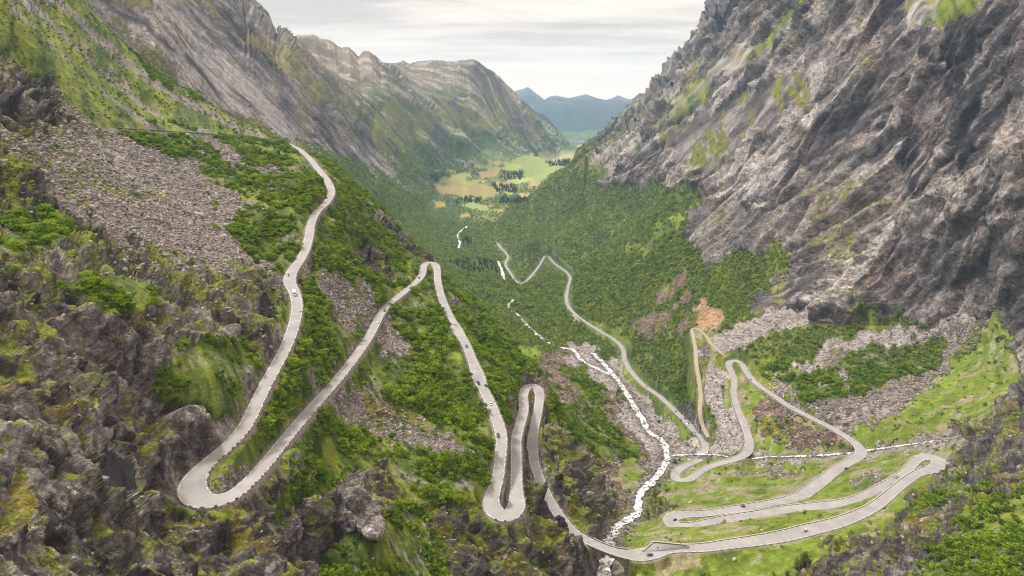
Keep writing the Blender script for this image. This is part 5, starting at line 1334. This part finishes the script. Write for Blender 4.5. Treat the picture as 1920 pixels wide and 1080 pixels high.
# ------------------------------------------------------------------ vehicles
M_TYRE = flat_mat('tyre_rubber', (0.02, 0.02, 0.02), 0.8); M_RIM = flat_mat('wheel_alloy', (0.5, 0.5, 0.52), 0.35, 0.8)
M_GLASS = flat_mat('dark_window_glass', (0.015, 0.02, 0.025), 0.08); M_LAMP = flat_mat('lamp_lens', (0.75, 0.75, 0.72), 0.15); M_TAIL = flat_mat('tail_lamp_red', (0.45, 0.02, 0.02), 0.2)
PAINT = {k: flat_mat(k + '_car_paint', c, 0.28, 0.1, 0.6) for k, c in {'black': (0.015, 0.016, 0.018), 'dark_grey': (0.06, 0.065, 0.075), 'silver': (0.42, 0.43, 0.45), 'white': (0.80, 0.80, 0.80), 'cream': (0.70, 0.64, 0.48), 'blue': (0.03, 0.07, 0.16)}.items()}
def loft(sections, name, mat, chamf=0.25):
    """sections along x: (x, half width low, half width high, z low, z high); eight-sided rings"""
    co = []; q = []
    for (x, wl, wh, zl, zh) in sections:
        h = zh - zl; c = chamf * min(h, 0.4)
        ring = [(-wl, zl), (wl, zl), (wl * 1.0, zl + h * 0.5), (wh, zh - c), (wh * 0.82, zh), (-wh * 0.82, zh), (-wh, zh - c), (-wl * 1.0, zl + h * 0.5)]
        co += [(x, y, z) for y, z in ring]
    n = len(sections)
    for i in range(n - 1):
        for k in range(8): q.append((i * 8 + k, i * 8 + (k + 1) % 8, (i + 1) * 8 + (k + 1) % 8, (i + 1) * 8 + k))
    for i in (0, n - 1):
        b = i * 8; q += [(b, b + 1, b + 2, b + 7), (b + 2, b + 3, b + 6, b + 7), (b + 3, b + 4, b + 5, b + 6)]
    return make_mesh(name, np.array(co, float), np.array(q), None, [mat] if mat else [])
def wheel_mesh(name, r, w, mat, seg=14):
    co = []; q = []
    for y in (-w / 2, w / 2):
        for k in range(seg): co.append((r * cos(2 * pi * k / seg), y, r * sin(2 * pi * k / seg)))
    co += [(0, -w / 2, 0), (0, w / 2, 0)]; tr = []
    for k in range(seg):
        k2 = (k + 1) % seg; q.append((k, k2, seg + k2, seg + k)); tr += [(2 * seg, k2, k), (2 * seg + 1, seg + k, seg + k2)]
    return make_mesh(name, np.array(co), np.array(q), np.array(tr), [mat])
BODY = loft([(-2.18,.72,.70,.42,.86),(-2.05,.84,.80,.28,.98),(-1.2,.90,.86,.22,1.02),(0,.90,.87,.20,1.00),(1.1,.90,.85,.22,.96),(1.95,.84,.76,.26,.80),(2.18,.70,.62,.36,.66)], 'body', PAINT['silver'])
CABIN = loft([(-1.75,.70,.60,.96,1.00),(-1.25,.76,.66,.98,1.42),(-.2,.78,.68,.98,1.50),(.45,.78,.66,.97,1.40),(1.15,.74,.62,.94,.97)], 'windows', M_GLASS)
ROOF = loft([(-1.30,.60,.56,1.42,1.455),(-.2,.66,.62,1.49,1.53),(.42,.62,.58,1.40,1.435)], 'roof', PAINT['silver'])
TYRE = wheel_mesh('tyre', 0.33, 0.22, M_TYRE); RIM = wheel_mesh('rim', 0.2, 0.235, M_RIM, 10)
lc, lq = box_arrays(0.10, 0.34, 0.16, -0.08, 1.0); LAMP = make_mesh('headlight', lc, lq, None, [M_LAMP]); TAIL = make_mesh('tail_light', lc, lq, None, [M_TAIL])
mc, mq = box_arrays(0.12, 0.22, 0.14, 0, 1.0); MIRR = make_mesh('mirror', mc, mq, None, [PAINT['black']])
def set_paint(o, mat):
    o.material_slots[0].link = 'OBJECT'; o.material_slots[0].material = mat
def wheels(root, xs, y, r=0.33, sc=1.0):
    for x in xs:
        for s_ in (-1, 1):
            a = link('wheel', TYRE, root); a.location = (x, s_ * y, r * sc); a.scale = (sc, 1, sc); b = link('rim', RIM, a)
def make_car():
    r = empty('parked_car', (0, 0, 0)); b = link('body', BODY, r); link('windows', CABIN, r); rf = link('roof', ROOF, r)
    wheels(r, (-1.32, 1.35), 0.80)
    for s_ in (-1, 1):
        o = link('headlight', LAMP, r); o.location = (2.10, s_ * 0.52, 0.62); o = link('tail_light', TAIL, r); o.location = (-2.12, s_ * 0.55, 0.80)
        o = link('mirror', MIRR, r); o.location = (0.75, s_ * 0.93, 0.95)
    return r
CAMP = loft([(-3.1,1.05,1.02,.45,2.7),(-2.9,1.1,1.08,.40,2.85),(0.9,1.1,1.08,.40,2.9),(1.5,1.1,1.05,1.75,2.75),(2.0,1.0,.9,1.95,2.45)], 'living_box', PAINT['white'])
CAB = loft([(0.9,.98,.9,.38,2.0),(1.9,.98,.85,.36,1.75),(2.3,.96,.84,.36,1.25),(3.05,.85,.75,.40,1.0)], 'cab', PAINT['white'])
WSC = loft([(1.7,.80,.78,1.38,1.80),(1.98,.82,.80,1.27,1.76),(2.32,.82,.80,1.25,1.32)], 'windscreen', M_GLASS)
lc2, lq2 = box_arrays(0.9, 2.24, 0.5, 0, 1.0); SWIN = make_mesh('side_window', lc2, lq2, None, [M_GLASS])
def make_camper():
    r = empty('camper_van', (0, 0, 0)); link('living_box', CAMP, r); link('cab', CAB, r); link('windscreen', WSC, r)
    o = link('side_window', SWIN, r); o.location = (-1.2, 0, 1.7)
    wheels(r, (-1.9, 2.15), 0.86, 0.33, 1.05)
    for s_ in (-1, 1): o = link('headlight', LAMP, r); o.location = (2.98, s_ * 0.6, 0.75)
    return r
MW = wheel_mesh('wheel', 0.32, 0.14, M_TYRE)
MB_ = loft([(-.85,.10,.10,.75,.85),(-.4,.16,.14,.45,.88),(.2,.20,.18,.32,.98),(.55,.12,.10,.5,1.02),(.75,.08,.06,.7,1.0)], 'tank_and_seat', PAINT['black'])
hc, hq = box_arrays(0.08, 0.75, 0.06, 0, 1.0); MH = make_mesh('handlebar', hc, hq, None, [M_TYRE])
fc, fq = box_arrays(0.10, 0.12, 0.75, 0, 1.0); MF = make_mesh('fork', fc, fq, None, [M_RIM])
def make_moto():
    r = empty('motorcycle', (0, 0, 0))
    for x in (-.72, .75): o = link('wheel', MW, r); o.location = (x, 0, .32)
    link('tank_and_seat', MB_, r); o = link('handlebar', MH, r); o.location = (.5, 0, 1.08)
    o = link('fork', MF, r); o.location = (.72, 0, .32); o.rotation_euler = (0, -.25, 0)
    for s_ in (-1, 1): o = link('pannier', MIRR, r); o.location = (-.6, s_ * .3, .6); o.scale = (3, 1.3, 2.2)
    return r
M_JACKET = flat_mat('riding_jacket', (0.03, 0.03, 0.035), 0.7); M_HELM = flat_mat('helmet_white', (0.8, 0.8, 0.8), 0.25)
def rider(loc, rz, jac, lbl, scale=1.0):
    V = [(0,0,.82),(0.03,0,1.05),(.08,0,1.28),(.12,0,1.45),(.15,0,1.60),(.16,0,1.70),
         (.10,.20,1.38),(.30,.30,1.18),(.46,.33,1.12),(.53,.33,1.12),(.10,-.20,1.38),(.30,-.30,1.18),(.46,-.33,1.12),(.53,-.33,1.12),
         (.04,.16,.80),(.40,.26,.70),(.15,.26,.34),(.30,.26,.30),(.04,-.16,.80),(.40,-.26,.70),(.15,-.26,.34),(.30,-.26,.30)]
    E = [(0,1),(1,2),(2,3),(3,4),(4,5),(2,6),(6,7),(7,8),(8,9),(2,10),(10,11),(11,12),(12,13),(0,14),(14,15),(15,16),(16,17),(0,18),(18,19),(19,20),(20,21)]
    Rr = [.17,.16,.18,.07,.10,.11,.085,.055,.04,.035,.085,.055,.04,.035,.12,.075,.055,.05,.12,.075,.055,.05]
    me = bpy.data.meshes.new('person'); me.from_pydata(V, E, []); me.materials.append(jac)
    o = link('person', me, None, label=lbl, category='person'); o.location = loc; o.rotation_euler = (0, 0, rz); o.scale = (scale,) * 3
    sk = o.modifiers.new('skin', 'SKIN'); sv = me.skin_vertices[0].data if me.skin_vertices else None
    if sv is None:
        bm_ = None
    else:
        for i, r_ in enumerate(Rr): sv[i].radius = (r_, r_)
        sv[0].use_root = True
    o.modifiers.new('smooth', 'SUBSURF').levels = 1
    hm_ = loft([(-.13,.07,.07,-.08,.08),(-.08,.12,.12,-.13,.13),(.04,.125,.125,-.13,.13),(.13,.08,.08,-.08,.08)], 'helmet', M_HELM)
    h = link('helmet', hm_, o); h.location = (.16, 0, 1.66)
    return o
def children(o): return [c for c in bpy.data.objects if c.parent == o]
def copy_tree(o, parent=None):
    c = o.copy(); COL.objects.link(c)
    if parent is not None: c.parent = parent
    for ch in o.children: copy_tree(ch, c)
    return c
def spot(u, v, lo=0, hi=None):
    k = nearest_main(u, v, lo, hi); P = at_level(u, v, road_main[k][2] + 0.5); P[2] = road_main[k][2] + 0.07
    h = frame(road_main[max(k - 3, 0):k + 4])[0][min(3, k)]; pitch = math.atan2(h[2], 1.0)
    return P, math.atan2(h[1], h[0]), pitch
bpy.context.view_layer.update()
car0 = make_car(); camp0 = make_camper(); moto0 = make_moto()
used = {'car': False, 'camper': False, 'moto': False}
def place(kind_, u, v, paint, lbl, grp=None, flip=False, sc=1.0, rot=None, level=None):
    src = {'car': car0, 'camper': camp0, 'moto': moto0}[kind_]
    o = src if not used[kind_] else copy_tree(src); used[kind_] = True
    if level is None: P, h, pt = spot(u, v)
    else: P = at_level(u, v, level + 0.5); P[2] = level; h = 0; pt = 0
    if rot is not None: h = rot; pt = 0
    if flip: h += pi; pt = -pt
    o.location = P; o.rotation_euler = (0, -pt, h); o.scale = (sc,) * 3
    o['label'] = lbl; o['category'] = {'car': 'car', 'camper': 'camper van', 'moto': 'motorcycle'}[kind_]; o['group'] = grp or 'vehicles on the mountain road'
    for ch in o.children:
        if ch.name.startswith(('body', 'roof')): set_paint(ch, PAINT[paint])
    return o, P, h
CARS = [
 ('camper',552,551,'white','white camper van on the highest long stretch of road',False),
 ('car',612,372,'dark_grey','tiny dark car rounding the top bend of the upper road',False),
 ('car',786,521,'black','black car just below the middle hairpin at the spur edge',True),
 ('car',769,540,'dark_grey','dark grey car second below the middle hairpin',True),
 ('car',721,583,'black','black car halfway along the rising left road leg',True),
 ('car',709,605,'cream','cream coloured car following on the rising left road leg',True),
 ('car',854,609,'silver','silver car at the upper lay-by of the descending road leg',False),
 ('car',875,649,'dark_grey','dark grey car below the upper lay-by of the descending leg',False),
 ('car',897,718,'black','black car beside the wide lay-by of the descending leg',False),
 ('car',920,757,'white','white car on the descending leg under the wide lay-by',False),
 ('car',934,816,'dark_grey','dark grey car near the lower end of the descending leg',False),
 ('car',1393,949,'black','black car beside the bushes on the leg above the flat hairpin',True),
 ('car',1218,1040,'blue','dark blue car at the right end of the bridge',True),
 ('car',1509,995,'silver','silver car on the lowest road in front',True),
 ('car',1266,975,'black','black car turning in the flat hairpin',False),
 ('car',1267,771,'black','black car first in the queue on the valley road',False),
 ('car',1276,787,'dark_grey','dark grey car second in the queue on the valley road',False),
 ('car',1284,785,'black','black car parked against the valley road wall',True),
 ('car',1291,793,'blue','blue car by the wall next to the white camper',True),
 ('camper',1288,797,'white','white camper van at the valley road lay-by',False),
 ('car',1302,811,'dark_grey','dark grey car leaving the valley road lay-by',False),
 ('car',1212,725,'black','lone black car where the valley road meets the wood',False),
 ('car',1408,712,'blue','blue car below the sharp bend above the scree fan',False),
]
for (kk_, u, v, p_, lbl, fl) in CARS: place(kk_, u, v, p_, lbl, None, fl, 1.04)
place('car', 1073, 594, 'black', 'black car in the far left corner of the gravel parking place', 'cars on the gravel parking place', rot=0.4, level=171.2)
place('car', 1080, 603, 'dark_grey', 'grey car in the middle of the gravel parking place', 'cars on the gravel parking place', rot=1.0, level=171.2)
place('car', 1086, 606, 'silver', 'silver car at the near edge of the gravel parking place', 'cars on the gravel parking place', rot=0.1, level=171.2)
place('car', 1090, 602, 'black', 'black car beside the bushes of the gravel parking place', 'cars on the gravel parking place', rot=0.1, level=171.2)
place('car', 1097, 604, 'white', 'white car at the exit of the gravel parking place', 'cars on the gravel parking place', rot=0.3, level=171.2)
for (u, v, lbl, pl, rz_) in [(541,516,'motorcycle coming down the highest road stretch above the camper van','helmeted rider in dark clothes on the motorcycle above the camper van',None),
                       (1233,1028,'black motorcycle standing in the middle of the lay-by beside the bridge','rider in dark clothes and white helmet in the middle of the bridge lay-by',1.9),
                       (1228,1020,'black motorcycle parked at the wall corner of the bridge lay-by','rider in dark clothes on the motorcycle at the wall corner of the lay-by',1.2)]:
    lv = None
    o, P, h = place('moto', u, v, 'black', lbl, 'motorcycles on the mountain road', rot=rz_, sc=1.15)
    rider((P[0], P[1], P[2]), h, M_JACKET, pl, 1.15)

# lay-by paving beside the bridge
def lvl(u, v): return road_main[nearest_main(u, v)][2]
lay = np.array([at_level(u, v, z) for u, v, z in ((1206,1034,404.0),(1226,1018,404.0),(1292,1024,401.95),(1292,1029,lvl(1292,1029)-.03),(1262,1031,lvl(1262,1031)-.03),(1235,1035,lvl(1235,1035)-.03),(1212,1040,lvl(1212,1040)-.03),(1194,1043,lvl(1194,1043)-.03))])
link('lay_by_pavement', make_mesh('lay_by_pavement', lay, None, [(0, i + 1, i) for i in range(1, len(lay) - 1)], [M_ASPH]), kind='structure', label='triangular asphalt lay-by beside the bridge')

Lw = np.vstack([np.linspace(at_level(1206,1034,404.0), at_level(1226,1017,404.0), 8), np.linspace(at_level(1226,1017,404.0), at_level(1288,1023,402.0), 14)[1:]])
lw = empty('lay_by_wall', tuple(Lw[8]), label='low kinked kerb wall closing the lay-by beside the bridge', category='wall')
co, q = ribbon(Lw - Lw[8], [0.0, 0.02, 0.6, 0.7], [-0.3, 0.5, 0.5, -2.5]); link('stonework', make_mesh('stonework', co, q, None, [M_WALL]), lw)
co, q = ribbon(Lw - Lw[8], [-0.06, -0.06, 0.66, 0.66], [0.505, 0.7, 0.7, 0.505]); link('coping', make_mesh('coping', co, q, None, [M_CAP]), lw)

# ------------------------------------------------------------------ houses
M_HW = flat_mat('white_timber', (0.72, 0.71, 0.68), 0.8); M_HR = flat_mat('slate_roof', (0.16, 0.15, 0.16), 0.8); M_HB = flat_mat('red_timber', (0.28, 0.06, 0.04), 0.8); M_WIN = M_GLASS
def house_meshes(l, w_, h, rf):
    co = [(-l,-w_,-2),(l,-w_,-2),(l,w_,-2),(-l,w_,-2),(-l,-w_,h),(l,-w_,h),(l,w_,h),(-l,w_,h),(-l,0,h+rf),(l,0,h+rf)]
    wm = make_mesh('wall', np.array(co, float), np.array([(0,1,5,4),(1,2,6,5),(2,3,7,6),(3,0,4,7)]), np.array([(4,8,7),(5,6,9)]), [M_HW])
    e = 0.4; rc = [(-l-e,-w_-e,h-.3),(l+e,-w_-e,h-.3),(l+e,0,h+rf+.12),(-l-e,0,h+rf+.12),(l+e,w_+e,h-.3),(-l-e,w_+e,h-.3)]
    rc += [(a, b, c + .25) for a, b, c in rc]
    rm = make_mesh('roof', np.array(rc, float), np.array([(6,7,8,9),(9,8,10,11),(0,3,2,1),(3,5,4,2),(0,1,7,6),(5,11,10,4),(1,2,8,7),(2,4,10,8),(3,0,6,9),(5,3,9,11)]), None, [M_HR])
    wn_ = []; wq = []
    for x in (-l * .55, 0, l * .55):
        for s_ in (-1, 1):
            k = len(wn_); y = s_ * (w_ + 0.05); wn_ += [(x - .7, y, h * .35), (x + .7, y, h * .35), (x + .7, y, h * .75), (x - .7, y, h * .75)]; wq.append((k, k + 1, k + 2, k + 3))
    gm_ = [make_mesh('window', np.array([(x_ - .7, s_ * (w_ + .05), h * .35), (x_ + .7, s_ * (w_ + .05), h * .35), (x_ + .7, s_ * (w_ + .05), h * .75), (x_ - .7, s_ * (w_ + .05), h * .75)]), np.array([(0, 1, 2, 3)]), None, [M_WIN]) for x_ in (-l * .5, l * .5) for s_ in (-1,)]
    return wm, rm, gm_
HM = [house_meshes(7, 5, 6, 3.5), house_meshes(10, 6, 7, 4), house_meshes(16, 8, 6, 3)]
def house(u, v, z, k, lbl, grp, rot, sc=1.0, red=False, full=True):
    P = at_level(u, v, z + 3); 
    P[2] = z
    e = empty('farm_house' if full else 'town_house', tuple(P), (0, 0, rot), label=lbl, category='house', group=grp); e.scale = (sc,) * 3
    o = link('wall', HM[k][0], e)
    if red: o.material_slots[0].link = 'OBJECT'; o.material_slots[0].material = M_HB
    link('roof', HM[k][1], e)
    if full:
        for g_ in HM[k][2]: link('window', g_, e)
for u, v, z, k, lbl, rd_ in [(973,343,82,1,'white farmhouse at the far end of the farm road',False),(979,346,83,0,'white farmhouse beside the farm road bend',False),(984,349,84,2,'long red barn beside the farm road',True),(966,345,82,0,'small white house in the field left of the farm road',False),
                        (990,361,87,0,'white house where the farm road leaves the wood',False),(1010,358,92,1,'white house at the foot of the right slope',False),(898,326,80,0,'small white house by the ochre field',False),(1030,298,66,1,'white farmhouse on the big green field',False)]:
    house(u, v, z, k, lbl, 'farm houses in the valley', u * 0.7, 1.6 if v < 320 else 1.2, rd_)
rg = np.random.default_rng(5)
for i in range(64):
    u = rg.uniform(1068, 1116); v = 264.5 + rg.normal() * 1.5 + (1.5 if u > 1085 else -0.5 + (u - 1068) * 0.08)
    pz = at_level(u, v, 12.0); P = at_level(u, v, float(height_at(np.array(pz[0]), np.array(pz[1]))))
    zt = float(height_at(np.array(P[0]), np.array(P[1])))
    house(u, v, zt + 1, int(rg.integers(0, 3)), 'tiny white house in the distant town at the end of the valley', 'houses of the distant town', rg.uniform(0, 3), rg.uniform(1.2, 2.2), False, False)

# ------------------------------------------------------------------ fence posts and a young tree on the right bluff, island of boulders, spots of the place
M_RUST = flat_mat('rusty_iron', (0.05, 0.032, 0.026), 0.9); M_NET = flat_mat('rusty_netting', (0.17, 0.10, 0.075), 0.95)
def ground_hit(u, v):
    """where the sight (u, v) meets the relief"""
    m = visv & (np.abs(pu2 - u) < 6) & (np.abs(pv2 - v) < 6)
    idx = np.nonzero(m)[0]; k = idx[np.argmin((pu2[idx] - u) ** 2 + (pv2[idx] - v) ** 2)]
    return _p[k]
g0 = ground_hit(1850, 928)
fe = empty('fence', tuple(g0), label='rusty iron fence posts with leaning wire netting on the right bluff', category='fence')
for (u, v, hpx) in ((1848,921,16),(1851,918,19),(1856,925,14),(1873,921,17),(1862,930,7),(1905,922,12)):
    g_ = ground_hit(u, v); d_ = project(*g_)[2]; hh_ = hpx * d_ / FPX * 1.1
    pc, pq = box_arrays(0.42, 0.42, 1.0, 0, 0.8); o = link('post', make_mesh('post', pc, pq, None, [M_RUST]), fe)
    o.location = tuple(g_ - g0 - (0, 0, 0.3)); o.scale = (1, 1, hh_ + .3); o.rotation_euler = (0.03 * (u % 3), 0.12, 0)
net = []; nq = []
for i in range(9):
    for j in range(2): net.append((i * 0.7 - 3.0, 0.25 * math.sin(i), j * (4.6 + 0.5 * math.sin(i * 2.3)) - 0.5))
for i in range(8): nq.append((i * 2, i * 2 + 2, i * 2 + 3, i * 2 + 1))
nm_ = link('wire_netting', make_mesh('wire_netting', np.array(net), np.array(nq), None, [M_NET]), fe)
sd = nm_.modifiers.new('depth', 'SOLIDIFY'); sd.thickness = 0.12
g_ = ground_hit(1906, 948); tr_ = empty('young_birch_tree', tuple(g_), label='slender young birch standing alone above the scrub at the right edge', category='tree')
link('trunk', trunk_mesh('trunk', 7.5, 0.16, 77, 1, 0.05), tr_); link('crown', crown_mesh('crown', 78, 6, 170, 0.42, 1.9, 8.8, 3.6, M_LEAF), tr_)
# single larger boulders that stand out
BIG = [(372,402,6.0,'large brown boulder in the middle of the upper scree slope'),(500,394,6.5,'large dark boulder near the lower edge of the upper scree'),(412,505,3.5,'pale rounded boulder among the grass left of the upper road'),
       (1293,942,3.6,'dark boulder on the green bank above the flat hairpin'),(1312,944,2.2,'pale boulder beside the dark one above the flat hairpin'),(1760,838,7.0,'big flat topped boulder by the stream at the foot of the right bluff'),
       (1110,726,4.0,'dark boulder in the brown scree beside the river'),(1200,748,5.0,'mossy boulder between the river and the valley road'),(1376,1048,3.2,'grey boulder in the grass under the lowest road'),
       (1680,893,5.0,'low grey rock slab above the middle road leg'),(662,487,5.5,'pale slab of rock in the scrub on the spur'),(600,470,3.6,'white slab of rock on the spur beside the upper road')]
for i, (u, v, s_, lbl) in enumerate(BIG):
    g_ = ground_hit(u, v); o = link('large_boulder', stone_mesh('large_boulder', 800 + i, M_STONE, 0.6), None, label=lbl, category='boulder')
    bv = o.modifiers.new('round', 'SUBSURF'); bv.subdivision_type = 'SIMPLE'; bv.levels = bv.render_levels = 2
    tx = bpy.data.textures.new('boulder_relief', 'CLOUDS'); tx.noise_scale = 0.6
    dm_ = o.modifiers.new('relief', 'DISPLACE'); dm_.texture = tx; dm_.strength = 0.28
    o.location = tuple(g_); o.scale = (s_, s_ * .8, s_ * .8); o.rotation_euler = (0.2 * math.sin(i), 0.2, i * 1.3)
